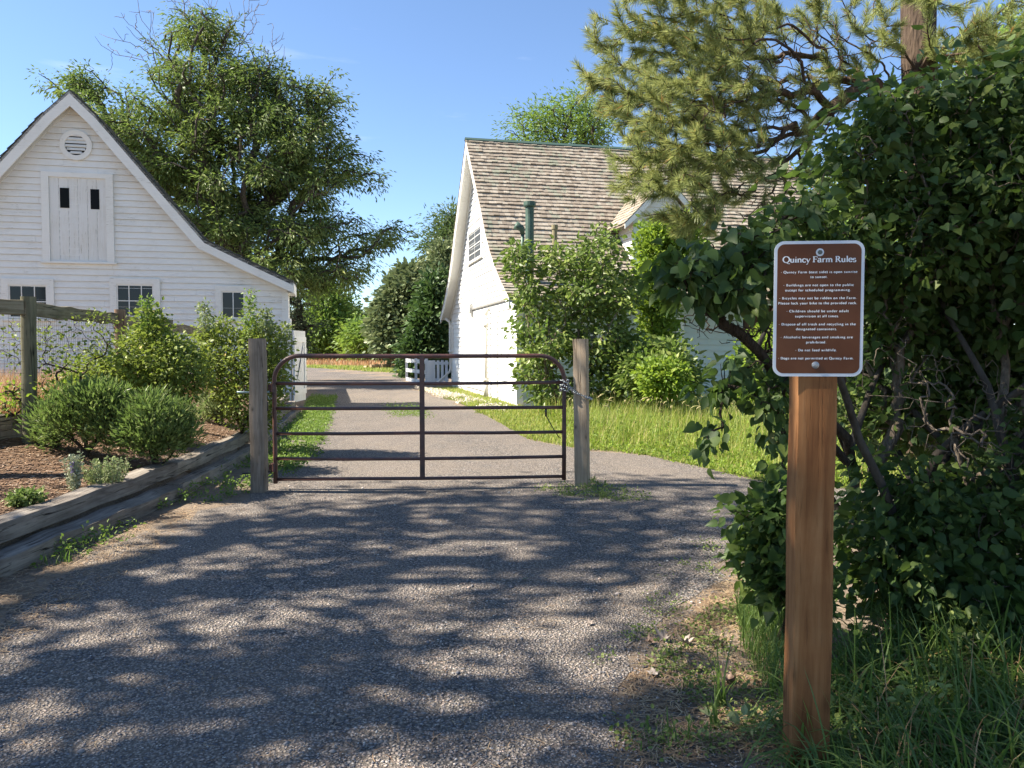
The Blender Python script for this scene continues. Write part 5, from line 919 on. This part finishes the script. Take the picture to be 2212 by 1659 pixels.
spikes('spiky_herb', 'small yellow-green upright herb in front of the round shrubs', 228, 1000, 7.0, 60, .26, .18, L_pale)
m_lav = leaf_mat('lavender_flower', [(0, (.18, .14, .38)), (1, (.32, .28, .55))], (.3, .25, .5), .2)
spikes('lavender_plant', 'silvery lavender with one violet flower spike on the mulch', 158, 1030, 6.75, 14, .34, .07, leaf_mat('lavender_leaf', [(0, (.16, .20, .13)), (1, (.28, .32, .22))], (.25, .3, .15), .2), .022, m_lav)
# dry grass at the foot of the barn
P = scatter([(-17, 14), (-5.9, 14.), (-6.4, 19.6), (-17, 18)], 9000); P2 = scatter([(-8.5, 8.7), (-5.2, 8.7), (-6.0, 14), (-10, 14)], 9000); P2 = np.vstack([P2, scatter([(-8.5, 8.0), (-5.3, 8.45), (-5.7, 10.6), (-9, 10.5)], 5000)]); P = np.vstack([P, P2])
tag(blades('dry_grass', P, rng.uniform(.3, .75, len(P)), np.full(len(P), .009), L_dry, lean=.5, segs=2), 'dry orange grass between the wire fence and the barn', kind='stuff')
# ------------------------------------------------------------------ meadow right of the drive
vpoly = [g(*p)[:2] for p in [(1275, 972), (1400, 985), (1600, 1030), (1690, 1050)]] + [np.array(q) for q in [(5, 8.3), (9, 9.0), (10, 20), (3.2, 20.0)]] + [g(*p)[:2] for p in [(1150, 885)]]
P = scatter(vpoly, 30000, near=9); edge = np.array([g(*p)[:2] for p in [(1270, 975), (1400, 985), (1600, 1030), (1690, 1050)]])
def edge_dist(P, E):
    d = np.full(len(P), 1e9)
    for a, b in zip(E[:-1], E[1:]): ab = b - a; t = np.clip(((P[:, :2] - a) @ ab) / (ab @ ab), 0, 1); d = np.minimum(d, np.linalg.norm(P[:, :2] - a - t[:, None] * ab, axis=1))
    return d
ed = edge_dist(P, edge); hh = np.interp(ed, [0, .5, 1.0, 2.2, 4], [.07, .10, .26, .42, .5]) * rng.uniform(.6, 1.3, len(P))
tag(blades('meadow_grass', P, hh, np.full(len(P), .011), L_grassl, lean=.45, segs=3), 'tall sunlit meadow grass right of the drive', kind='stuff')
P = scatter(vpoly, 9000, near=9); ed = edge_dist(P, edge); hh = np.interp(ed, [0, .6, 1.5, 3], [.02, .05, .22, .3]); P[:, 2] += hh * rng.random(len(P))
Q, D, N, S, tn = foliage(P, 9, .035, .036, 0, 1.); tag(leaves('meadow_weeds', Q, D, N, S, T_OVAL, L_lime, None, rnd=tn), 'leafy weeds growing among the meadow grass', kind='stuff')
# seed heads
P = scatter(vpoly, 700); ed = edge_dist(P, edge); P = P[ed > 1.6]; mb = MB()
for p in P: h = rng.uniform(.45, .68); l = rng.normal(0, .06, 2); mb.tube([p, p + (l[0] * .5, l[1] * .5, h * .7), p + (*l, h)], .002, 3, cap=False); mb.tube([p + (*l, h), p + (l[0] * 1.4, l[1], h + .03), p + (l[0] * 2.2, l[1], h + .045)], [.004, .008, .003], 4)
tag(mb.build('seed_heads', leaf_mat('seed_head', [(0, (.25, .28, .10)), (1, (.42, .38, .20))], (.4, .4, .15), .3)), 'pale grass seed heads over the meadow', kind='stuff')
# turf along the house with white clover flowers
tpoly = [g(*p)[:2] for p in [(905, 842), (985, 866), (1030, 890), (1090, 920), (1140, 950), (1275, 975)]] + [np.array(q) for q in [(2.2, 17.5), (.2, 20.6), (-2.3, 31.5)]]
P = scatter(tpoly, 16000, near=16); tag(blades('verge_grass', P, rng.uniform(.04, .13, len(P)), np.full(len(P), .014), L_grassl, lean=.6, segs=2), 'short grass along the farmhouse wall', kind='stuff')
cpoly = [g(*p)[:2] for p in [(895, 840), (960, 850), (1030, 866), (1100, 880), (1090, 892), (1010, 882), (950, 862)]]
P = scatter(cpoly, 1500); P = patchy(P, .9, -.35, 4); P[:, 2] += rng.uniform(.05, .12, len(P)); n = len(P)
Q, D, N, S, tn = foliage(P, 7, .014, .036, -.1, 1.6); tag(leaves('clover_flowers', Q, D, N, S, T_OVAL, leaf_mat('clover_white', [(0, (.55, .55, .42)), (1, (.75, .75, .66))], (.6, .6, .5), .2), None, rnd=tn), 'white clover flowers in the grass by the farmhouse', kind='stuff')
# green strip and field texture
P = scatter([g(*p)[:2] for p in [(660, 794), (850, 806)]] + [np.array(q) for q in [(-3, 50), (-2, 58), (-8, 67), (-30, 78), (-26, 60)]], 9000); tag(blades('strip_grass', P, rng.uniform(.08, .25, len(P)), np.full(len(P), .06), L_grassl, segs=2, lean=.5), 'green grass strip beyond the bend of the drive', kind='stuff')
P = scatter([(-45, 80), (-30, 76), (-8, 66), (-2, 58), (12, 57), (30, 70), (30, 140), (-60, 140)], 26000, near=70); tag(blades('field_grass', P, rng.uniform(.25, .7, len(P)), np.full(len(P), .07), L_dry, segs=2, lean=.4), 'dry grass of the far field', kind='stuff')
# ------------------------------------------------------------------ the pine at the upper right
YP = 9.2
trk = at(1985, 60, YP)[0]; root = gr(trk + .1, YP)
pb = [(1420, 25, 110, 50, 8.6, .7), (1310, 70, 48, 45, 8.7, .4), (1290, 145, 45, 45, 8.6, .4), (1340, 200, 80, 55, 8.6, .6), (1450, 130, 100, 70, 8.8, .8), (1430, 240, 110, 70, 8.4, .8), (1560, 60, 100, 60, 8.8, .8), (1400, 330, 90, 60, 8.2, .7), (1500, 340, 90, 70, 8.3, .8), (1360, 400, 40, 30, 8.1, .4), (1440, 420, 90, 45, 8.0, .6), (1490, 470, 70, 36, 8.0, .5), (1560, 220, 90, 90, 8.6, .8), (1580, 390, 60, 50, 8.3, .6), (1620, 130, 60, 50, 9, .7, .5), (1660, 20, 60, 30, 9.2, .7), (1700, 330, 70, 60, 8.8, .6, .35), (1780, 30, 100, 30, 9.2, .7, .8), (1850, 110, 90, 50, 8.9, .6, .5), (1740, 200, 70, 70, 8.9, .6, .5), (2110, 60, 110, 56, 8.4, .7, .9), (1930, 20, 90, 30, 8.3, .5, .9), (2170, 120, 60, 40, 8.2, .5, .6), (1690, 480, 50, 40, 8.6, .5, .3)]
tips = blob_pts(pb, 1500, .5)
keep = []
for i_ in range(len(tips)):
    if not keep or np.min(np.linalg.norm(tips[keep] - tips[i_], axis=1)) > .145: keep.append(i_)
tips = tips[keep[:600]]; bare = blob_pts([(1700, 140, 120, 90, 9, .8), (1800, 110, 110, 70, 9.2, .8), (1720, 300, 100, 100, 9, .7), (1600, 280, 100, 100, 8.8, .7), (1900, 170, 80, 60, 9.2, .6), (1640, 430, 80, 60, 8.7, .5), (2080, 120, 100, 60, 9, .6), (1560, 180, 120, 110, 8.8, .8), (1480, 300, 120, 110, 8.4, .7)], 1100, .2)
path = [root - (0, 0, .1)] + [np.array((trk + .1 - .1 * z / 10 + .04 * math.sin(z), YP + .05 * math.sin(z * 1.3), z)) for z in np.arange(.6, 12, .5)]
pine = empty('pine_tree', root, 'long-needled pine reaching over the farmhouse roof at the upper right', 'tree')
A = np.vstack([tips, bare]); nodes, par, order = grow(path, A, .35)
# keep limbs thick like a pine's: pipe model with its own trunk
w = np.ones(len(nodes))
k0 = len(path)
wood('branches', nodes, np.array(par), .10, .0055, B_pine, pine, sides=8, jit=.05, power=.5)
mb = MB(); mb.tube(path, [.235 - .010 * i * .5 for i in range(len(path))], 16); V = mb.V[0]; V += rng.normal(0, .012, V.shape); mb.build('trunk', B_pine, pine, smooth=True)
ix = np.where(np.isin(np.arange(len(A)), np.arange(len(tips))))[0]; inv = order[ix]; P = nodes[inv]; d = unit(P - nodes[par[inv]]) + np.array((-.25, -.1, .35)); d = unit(d)
def needles(P, d, n, L, mat, name, parent):
    idx = np.repeat(np.arange(len(P)), n); m = len(idx); t = rng.uniform(-.17, .015, m); dd = d[idx]; o = unit(rng.normal(size=(m, 3))); o = unit(o - dd * np.sum(o * dd, 1, keepdims=True)); fan = np.interp(t, [-.17, .015], [1.5, .45])[:, None] * rng.uniform(.6, 1.3, (m, 1))
    D = unit(dd + o * fan); B = P[idx] + dd * t[:, None]; S = L * rng.uniform(.75, 1.15, m); tone = np.clip(rng.random(len(P))[idx] * .5 + rng.random(m) * .42, 0, .92); tone[rng.random(m) < .012] = 1.
    tv = np.array([(-.5, 0, 0), (.5, 0, 0), (.42, .6, 0), (0, 1, 0), (-.42, .6, 0)]); X = unit(np.cross(D, rng.normal(size=(m, 3)))); wv = .0044
    V = B[:, None] + tv[None, :, 0:1] * wv * X[:, None] + tv[None, :, 1:2] * S[:, None, None] * D[:, None] + np.array((0, 0, -1.)) * (tv[None, :, 1:2] ** 2) * S[:, None, None] * .10
    F = np.array([(0, 1, 2, 4)]); F3 = np.array([(4, 2, 3)]); k = (np.arange(m) * 5)[:, None, None]
    return mobj(name, V.reshape(-1, 3), [(F[None] + k).reshape(-1, 4), (F3[None] + k).reshape(-1, 3)], mat, parent, rnd=np.repeat(tone, 5))
# three tufts along each shoot
Pm = []; dm_ = []
for i in range(len(P)):
    Pm.append(P[i]); dm_.append(d[i])
    for q in range(int(rng.integers(0, 2))): Pm.append(P[i] - d[i] * .16 * (q + 1) + rng.normal(0, .02, 3)); dm_.append(unit(d[i] + rng.normal(0, .2, 3)))
needles(np.array(Pm), np.array(dm_), 150, .115, L_needle, 'needles', pine)
# ------------------------------------------------------------------ the big lilac on the right
rt = gr(*at(2035, 1150, 4.6)[:2]) 
big = [(1990, 340, 140, 120, 4.9, .5), (1900, 250, 60, 50, 4.8, .3), (2050, 210, 80, 50, 4.8, .4), (2180, 230, 90, 80, 4.8, .5), (1820, 360, 60, 80, 4.8, .35), (1960, 520, 150, 100, 4.8, .5), (2150, 430, 120, 140, 4.6, .5), (1770, 530, 60, 60, 4.7, .35), (2300, 450, 160, 300, 4.6, .8), (1900, 690, 80, 80, 5.1, .4, 1.3), (2080, 680, 140, 90, 5.1, .4, 1.2), (1900, 880, 80, 80, 5.2, .3, 1.4), (2080, 860, 150, 110, 5.4, .35, 1.6), (2230, 850, 120, 140, 5.2, .4), (1900, 1080, 50, 90, 4.4, .3), (2050, 1130, 130, 80, 4.3, .4), (2250, 1050, 120, 180, 4.3, .6, .9), (1940, 1220, 80, 80, 4.2, .35), (2110, 1290, 110, 70, 4.0, .35), (1850, 1180, 30, 100, 4.3, .3), (2350, 1350, 140, 130, 4.2, .6)]
stems = []
lb = plant('lilac_shrub', 'big dark lilac thicket behind the sign, its leaves heart-shaped', 'shrub', rt, big, 2300, 13, .11, .054, L_lilac, B_grey, .075, .0035, bf=.5, tmpl=T_HEART, droop=.8, up=.7, stem='stem', crown='foliage', smooth=True, jit=.09, shell=.6, sides=7)
# thick twisted stems and bare inner twigs
mb = MB()
for k in range(9):
    a = rng.uniform(0, 6.28); r0 = rt + np.array((math.cos(a) * .18, math.sin(a) * .14, -.05)); pts = [r0]; dr0 = np.array((rng.normal(0, .35), rng.normal(0, .25), 1.))
    for q in range(9): dr0 = unit(dr0 + rng.normal(0, .28, 3) * (1, 1, .2)); pts.append(pts[-1] + dr0 * .27)
    mb.tube(pts, np.linspace(rng.uniform(.028, .05), .012, len(pts)), 8)
mb.build('main_stem', B_elm, lb, smooth=True)
# the limb that reaches left over the meadow, and its sprays
l0 = at(1840, 1010, 4.55); limb = [l0, at(1760, 880, 4.4), at(1700, 830, 4.3), at(1640, 760, 4.1), at(1560, 700, 3.95), at(1500, 650, 3.85)]
spray = [(1640, 580, 70, 44, 3.9, .3), (1560, 620, 60, 40, 3.8, .25), (1480, 600, 50, 34, 3.75, .2), (1440, 560, 34, 22, 3.8, .15), (1530, 560, 60, 28, 3.85, .25), (1640, 520, 60, 40, 4.0, .3), (1490, 650, 34, 20, 3.7, .15, .5), (1610, 640, 46, 24, 3.8, .2, .6), (1720, 460, 50, 44, 4.4, .3), (1670, 620, 40, 30, 3.9, .2)]
plant('lilac_limb', 'lilac limb leaning left of the sign over the meadow with large sunlit leaves', 'shrub', l0, spray, 140, 8, .055, .058, L_lilac, B_twig, .030, .0032, bf=.25, tmpl=T_HEART, droop=.85, up=.6, stem='stem', crown='foliage', smooth=True, trunk=limb, jit=.09, shell=.5, group=None)
l1 = at(1830, 1000, 4.4); low = [(1650, 800, 55, 28, 4.2, .3), (1585, 800, 44, 22, 4.1, .2), (1580, 850, 44, 20, 4.0, .2), (1650, 860, 45, 36, 4.1, .25), (1685, 930, 12, 50, 4.1, .15), (1550, 925, 36, 14, 3.9, .1), (1515, 965, 22, 10, 3.85, .08), (1692, 980, 8, 50, 4.1, .08)]
plant('lilac_limb', 'low hanging lilac limb left of the sign post with dark backlit leaves', 'shrub', l1, low, 62, 7, .045, .054, L_lilac, B_twig, .022, .003, bf=.3, tmpl=T_HEART, droop=1.0, up=.5, stem='stem', crown='foliage', smooth=True, trunk=[l1, at(1760, 930, 4.3), at(1690, 860, 4.2)], jit=.09)
r2 = gr(*at(1680, 1290, 3.9)[:2]); plant('young_lilac', 'low leafy lilac suckers at the foot of the sign post', 'shrub', r2, [(1660, 1130, 45, 46, 3.9, .2), (1640, 1190, 36, 44, 3.9, .2), (1680, 1080, 30, 40, 3.9, .2), (1670, 1240, 44, 44, 3.85, .2), (1690, 1180, 40, 90, 3.9, .25), (1600, 1105, 26, 16, 3.9, .1, .6), (1720, 1260, 60, 60, 3.8, .25)], 210, 10, .05, .05, L_lilac, B_twig, .016, .0025, tmpl=T_HEART, smooth=True, stem='stem', crown='foliage', droop=.4, up=.8)
# fine bare twig tangle inside and in front of the lilac
A = blob_pts([(2060, 880, 150, 120, 4.35, .25), (2150, 1000, 100, 90, 4.2, .25), (1950, 800, 100, 80, 4.6, .3)], 200, .2); nodes, par, _ = grow([rt, rt + (0, 0, .5), rt + (0, -.1, 1.)], A, .12); wood('twig', nodes, par, .018, .0020, B_grey, lb, sides=5, jit=.16)
A = blob_pts([(1580, 715, 100, 26, 4.15, .25), (1650, 730, 60, 36, 4.2, .25), (1520, 690, 60, 20, 4.0, .2)], 120, .2); nodes, par, _ = grow(limb, A, .12); li = [o for o in bpy.data.objects if o.name == 'lilac_limb'][0]; wood('twig', nodes, par, .012, .0022, B_twig, li, sides=5, jit=.14)
# ------------------------------------------------------------------ tall grass at the foot of the sign
P = scatter([gp([(1700, 1659)])[0][:2], g(1690, 1560)[:2], g(1770, 1480)[:2], g(1850, 1400)[:2], g(2000, 1360)[:2], g(2230, 1350)[:2], (3.4, 3.2), (2.8, 1.5), (.95, 1.55)], 7500)
P = P[~((P[:, 0] < 1.25) & (P[:, 1] < 2.0))]
az = rng.normal(math.pi * 1.1, 1.1, len(P)); tag(blades('tall_grass', P, rng.uniform(.2, .5, len(P)), rng.uniform(.006, .014, len(P)), L_grass, lean=1.15, segs=6, bend=2.0, az=az), 'long arching green grass around the sign post', kind='stuff')
P = scatter([g(1590, 1300)[:2], g(1700, 1280)[:2], g(1700, 1560)[:2], g(1650, 1500)[:2], g(1600, 1400)[:2]], 1100); tag(blades('weed_fringe', P, rng.uniform(.08, .3, len(P)), rng.uniform(.003, .007, len(P)), L_grass, lean=.6, segs=4), 'fine weeds left of the sign post', kind='stuff')
for px, py, n, h, lb_ in ((1560, 1530, 16, .34, 'tall green grass tuft by the dead leaves'), (1545, 1570, 10, .2, 'small grass tuft below the taller tuft'), (1435, 1600, 22, .13, 'low spreading grass clump near the picture bottom'), (130, 1215, 26, .12, 'fine grass tuft below the lowest timber'), (1270, 1040, 40, .09, 'grass ring at the foot of the tan post')):
    p = g(px, py); P = p + np.column_stack([rng.normal(0, .055 if n > 20 else .010, (n, 2)), np.zeros(n)]); o = blades('grass_tuft', P - p, rng.uniform(.5, 1, n) * h, rng.uniform(.006, .012, n), L_grass, lean=.45, segs=5); o.location = p; tag(o, lb_, 'grass tuft', 'single grass tufts on the bare ground') if n <= 20 else tag(o, lb_, kind='stuff')
# weeds on bare ground, along the timbers and at the drive edge
def weeds(name, poly, n, lf, mat, label, thr=0., scale=2.2, per=14, sp=.03, seed=1, hgt=.03, wpoly=None):
    P = scatter(wpoly if wpoly is not None else [g(*p)[:2] for p in poly], n); P = patchy(P, scale, thr, seed); P[:, 2] += rng.random(len(P)) * hgt; Q, D, N, S, tn = foliage(P, per, sp, lf, -.15, 1.2); Q[:, 2] = np.maximum(Q[:, 2], H(Q[:, 0], Q[:, 1]) + .008); tag(leaves(name, Q, D, N, S, T_OVAL, mat, None, rnd=tn), label, kind='stuff')
weeds('timber_weeds', None, 900, .028, L_light, 'low green weeds along the timbers', -.1, 1.6, seed=5, hgt=.09, wpoly=[(-3.35, 5.2), (-2.9, 6), (-2.75, 8.2), (-2.7, 10), (-3.2, 13), (-3.9, 16), (-4.6, 20), (-5.2, 20), (-4.3, 15), (-3.75, 12), (-3.5, 9), (-3.4, 7)])
weeds('timber_grass', None, 1500, .03, L_light, 'green ground cover beside the drive beyond the gate', -.5, 1.2, seed=6, hgt=.08, wpoly=[(-3.3, 9), (-2.6, 8.8), (-2.7, 11), (-3.3, 14), (-4.1, 18), (-5.6, 25), (-6.4, 25), (-4.6, 17), (-3.8, 12)])
weeds('edge_weeds', [(1350, 1480), (1560, 1300), (1640, 1250), (1700, 1400), (1660, 1600), (1400, 1659), (1340, 1600)], 420, .018, L_sage, 'small weeds on the bare soil left of the sign', .05, 4., seed=8)
weeds('gravel_weeds', [(1150, 1060), (1300, 1040), (1420, 1080), (1300, 1085), (1180, 1075)], 160, .02, L_sage, 'weeds round the tan post foot', -.3, 3., seed=9)
weeds('drive_weeds', [(830, 880), (900, 875), (930, 905), (860, 915)], 260, .03, L_light, 'sparse grass in the middle of the drive', -.2, 1.5, seed=10, sp=.08)
weeds('verge_weeds', [(1280, 1450), (1480, 1180), (1590, 1180), (1640, 1250), (1500, 1320)], 170, .016, L_sage, 'scattered weeds on the gravel edge', .3, 3., seed=12)
weeds('broad_weeds', [(1560, 1580), (1740, 1560), (1760, 1659), (1560, 1659)], 70, .034, L_pale, 'pale broad-leaved weeds at the foot of the sign post', -.6, 3., seed=14, per=7, sp=.03, hgt=.07)
weeds('mixed_weeds', [(1760, 1420), (2200, 1380), (2212, 1640), (1800, 1650)], 160, .03, L_sage, 'leafy weeds mixed into the tall grass', -.2, 3., seed=15, per=10, sp=.03, hgt=.28)
Pd = scatter([g(1740, 1600)[:2], g(1850, 1420)[:2], g(2200, 1380)[:2], (2.6, 1.9), (1.3, 1.8)], 500); tag(blades('dead_grass', Pd, rng.uniform(.2, .5, 500), np.full(500, .005), L_dry, lean=1.4, segs=4, bend=1.6), 'dead straw stems tangled in the tall grass', kind='stuff')
# ------------------------------------------------------------------ pebbles, needles, dead leaves
def pebbles(name, poly, n, s0, s1, mat, label, near=3.):
    P = scatter(poly, n, near=near); m = len(P); ico = np.array([(0, 0, 1), (.9, 0, .2), (.28, .86, .2), (-.73, .53, .2), (-.73, -.53, .2), (.28, -.86, .2), (0, 0, -.6)]); F = np.array([(0, 1, 2), (0, 2, 3), (0, 3, 4), (0, 4, 5), (0, 5, 1), (6, 2, 1), (6, 3, 2), (6, 4, 3), (6, 5, 4), (6, 1, 5)])
    s = s0 + (s1 - s0) * rng.random(m) ** 3; a = rng.uniform(0, 6.28, m); c, s_ = np.cos(a), np.sin(a); sc = np.stack([rng.uniform(.7, 1.3, m), rng.uniform(.6, 1., m), rng.uniform(.4, .75, m)], 1) * s[:, None]
    V = ico[None] * sc[:, None] * rng.uniform(.85, 1.15, (m, 7, 1)); V = np.stack([V[..., 0] * c[:, None] - V[..., 1] * s_[:, None], V[..., 0] * s_[:, None] + V[..., 1] * c[:, None], V[..., 2]], -1) + P[:, None] + np.array((0, 0, .004))
    tag(mobj(name, V.reshape(-1, 3), [(F[None] + (np.arange(m) * 7)[:, None, None]).reshape(-1, 3)], mat, None, rnd=np.repeat(rng.random(m), 7), smooth=True), label, kind='stuff')
mp = M('pebble'); mp.set(color=mp.ramp(mp.attr(), [(0, (.09, .092, .105)), (.3, (.17, .17, .185)), (.55, (.27, .25, .24)), (.78, (.38, .32, .28)), (.93, (.48, .37, .31)), (1, (.62, .59, .54))]), rough=.8, spec=.25); mp = mp.m
fore = [(-2.7, 1.2), (-2.75, 4.2), (-2.7, 6.3), (-2.4, 9.5), (2.6, 9), (2.4, 6.6), (1.35, 5), (.95, 3.9), (.45, 2.9), (.3, 1.2)]
pebbles('pebbles', fore, 52000, .004, .0092, mp, 'small grey and pink pebbles of the drive', near=3.6)
pebbles('edge_pebbles', [(.2, 1.3), (.45, 2.9), (.95, 3.9), (1.35, 5), (1.7, 5), (1.35, 3.9), (.95, 2.6), (.7, 1.3)], 6500, .004, .009, mp, 'pebbles straying from the drive onto the soil', near=2.6)
pebbles('loose_stones', fore + [], 420, .010, .022, mp, 'larger loose stones on the drive', near=5)
def needles_litter(name, poly, n, label, mat, near=0, L=(.05, .12), w_=.0022, thr=None, seed=2):
    P = scatter(poly, n, near=near); P = patchy(P, 2.2, thr, seed) if thr is not None else P; m = len(P); a = rng.uniform(0, 6.28, m); d = np.stack([np.cos(a), np.sin(a), rng.normal(0, .06, m)], 1); s = np.stack([-np.sin(a), np.cos(a), 0 * a], 1); l = rng.uniform(*L, m)[:, None]; c = P + (0, 0, .012) ; b = rng.normal(0, .12, m)[:, None]
    V = np.stack([c - d * l / 2 - s * w_, c - d * l / 2 + s * w_, c + s * (l * b + w_), c + s * (l * b - w_), c + d * l / 2 + s * w_ * .4, c + d * l / 2 - s * w_ * .4], 1); F = np.array([(0, 1, 2, 3), (3, 2, 4, 5)])
    tag(mobj(name, V.reshape(-1, 3), [(F[None] + (np.arange(m) * 6)[:, None, None]).reshape(-1, 4)], mat, None, rnd=np.repeat(rng.random(m), 6)), label, kind='stuff')
m_straw = M('straw'); m_straw.set(color=m_straw.ramp(m_straw.attr(), [(0, (.16, .09, .045)), (.5, (.30, .19, .10)), (1, (.46, .34, .20))]), rough=.8); m_straw = m_straw.m
needles_litter('pine_straw', fore, 4500, 'fallen pine needles scattered over the gravel', m_straw, near=4, thr=.3, L=(.04, .09), w_=.0014)
needles_litter('straw_litter', [(-3.4, 3), (-2.5, 3), (-2.6, 6), (-3.0, 7.5), (-3.4, 7)], 2600, 'thick pine straw at the foot of the timbers', m_straw)
needles_litter('edge_litter', [(.15, 1.3), (.35, 2.9), (.85, 3.9), (1.3, 5), (1.75, 5), (1.4, 3.9), (1.0, 2.6), (.8, 1.3)], 1500, 'needles and stalks along the gravel edge', m_straw, L=(.03, .08), w_=.0016)
needles_litter('soil_litter', [g(*p)[:2] for p in [(1350, 1480), (1560, 1250), (1700, 1250), (1700, 1640), (1330, 1659)]] + [np.array((.35, 1.5))], 2600, 'dry stalks and needles on the bare soil', m_straw, thr=-.2)
m_chip = M('bark_chip'); m_chip.set(color=m_chip.ramp(m_chip.attr(), [(0, (.07, .035, .02)), (.45, (.20, .11, .06)), (.8, (.36, .23, .14)), (1, (.48, .38, .28))]), rough=.9); m_chip = m_chip.m
needles_litter('bark_chips', [(float(xl(y)) - .25, y) for y in np.arange(2, 17, 1.)] + [(-6.0, 16), (-5.6, 12), (-5.3, 9), (-6, 6), (-6, 3)], 26000, 'shredded bark mulch of the raised bed', m_chip, near=7, L=(.02, .09), w_=.006)
# curled dead leaves
m_dl = M('dead_leaf'); m_dl.set(color=m_dl.ramp(m_dl.noise(m_dl.co(), 30, 4), [(.3, (.16, .09, .055)), (.7, (.36, .25, .18))]), rough=.8); m_dl = m_dl.m
m_dl2 = M('grey_dead_leaf'); m_dl2.set(color=m_dl2.ramp(m_dl2.noise(m_dl2.co(), 30, 4), [(.3, (.22, .17, .14)), (.7, (.42, .35, .29))]), rough=.8); m_dl2 = m_dl2.m
def dead_leaf(px, py, sz, rz, curl, label, mt, grp='curled dead leaves on the bare soil'):
    n = 7; V = []; F = []; lob = [.55, .85, .6, 1., .7, .95, .6, .85, .55, .7, .5, .35]
    k = len(lob)
    for r_i in range(n):
        f = (r_i + .5) / n
        for j in range(k * 2):
            a = j / (k * 2) * 2 * math.pi; L = (lob[(j // 2) % k] if j % 2 == 0 else lob[(j // 2) % k] * .68) ; r = f * (.55 + (L - .55) * f); x, y = r * math.cos(a), r * math.sin(a); V.append((x * sz, y * sz, sz * (curl * (abs(y) ** 1.5) * .9 + curl * .35 * x * x + .08 * math.sin(a * 5 + px) * f)))
    kk = k * 2
    for r_i in range(n - 1):
        for j in range(kk): F.append((r_i * kk + j, r_i * kk + (j + 1) % kk, (r_i + 1) * kk + (j + 1) % kk, (r_i + 1) * kk + j))
    V = np.array(V); mb = MB(); mb.add(V, np.array(F)); mb.mixed(V[:kk], [tuple(range(kk))]); o = mb.build('dead_leaf', mt, smooth=True); o.location = g(px, py) + (0, 0, .016); o.rotation_euler = (rng.normal(0, .2), rng.normal(0, .2), rz); tag(o, label, 'dead leaf', grp)
for a in ((1575, 1478, .075, .3, 1.1, 'big brown curled dead leaf, the one beside the sign post foot', m_dl), (1500, 1447, .075, 1.4, .9, 'orange-brown dead leaf behind the tall grass tuft', m_dl), (1478, 1395, .07, 2.2, 1.3, 'grey curled dead leaf right of its grey neighbour', m_dl2), (1435, 1385, .07, .8, 1.1, 'pale grey crumpled leaf in the middle of the dead leaves', m_dl2), (1400, 1392, .055, 3., 1., 'brown dead leaf at the left end of the leaf row', m_dl), (1415, 1460, .05, .2, .3, 'flat tan dead leaf on the soil', m_dl2), (1555, 1398, .045, .2, .8, 'small brown leaf nearest the weeds of the sign', m_dl), (1275, 1351, .035, .2, .5, 'small whitish leaf lying alone on the gravel', m_dl2), (1136, 1255, .03, 1.2, .4, 'tiny pale green leaf on the middle of the gravel', L_pale)): dead_leaf(*a)
# ------------------------------------------------------------------ shade trees left of the picture
def shade_tree(x, y, label, blobs, natt, per, size, spread, seed_):
    root = gr(x, y); e = empty('cottonwood_tree', root, label, 'tree', 'shade trees left of the drive'); B = np.array(blobs, float); vol = B[:, 3] * B[:, 4] * B[:, 5]; k = rng.choice(len(B), natt, p=vol / vol.sum()); d = unit(rng.normal(size=(natt, 3))); A = B[k, :3] + d * (rng.random((natt, 1)) ** (1 / 2.5)) * B[k, 3:6]; A[:, :2] += root[:2]
    path = [root - (0, 0, .2)] + [root + (rng.normal(0, .08), rng.normal(0, .08), z) for z in np.arange(1, 7, 1.)]
    nodes, par, order = grow(path, A, .3); wood('trunk', nodes, par, .28, .012, B_elm, e, sides=6, jit=.08, power=.45)
    Q, D, N, S, tn = foliage(A, per, spread, size, .5, .5); leaves('crown', Q, D, N, S, T_DIAMOND, L_elm, e, rnd=tn)
SH = 1.0
shade_tree(-11.5, 1.5, 'tall leafy cottonwood left of the picture, the nearest one', [(0, 0, 8, 3.6, 3.0, 3.6), (.5, 1, 12, 3.2, 2.6, 3.2), (0, -1.5, 10, 3, 2.5, 3), (0, 2.6, 17, 3, 2.4, 2.4)], 390, 34, .19, .25, 1)
shade_tree(-12.5, 5.2, 'leafy cottonwood left of the picture, the farther one', [(0, .4, 11., 2.6, 1.8, 1.8), (0, 1.8, 13.2, 2.6, 2.0, 2.4), (.5, -1.2, 8, 2.6, 1.4, 2.0)], 170, 32, .19, .24, 2)
shade_tree(-12, -3.6, 'leafy cottonwood left of the picture and behind the viewer', [(0, 0, 8, 3.4, 3, 4), (0, 0, 12, 3, 2.6, 3)], 150, 34, .22, .3, 3)
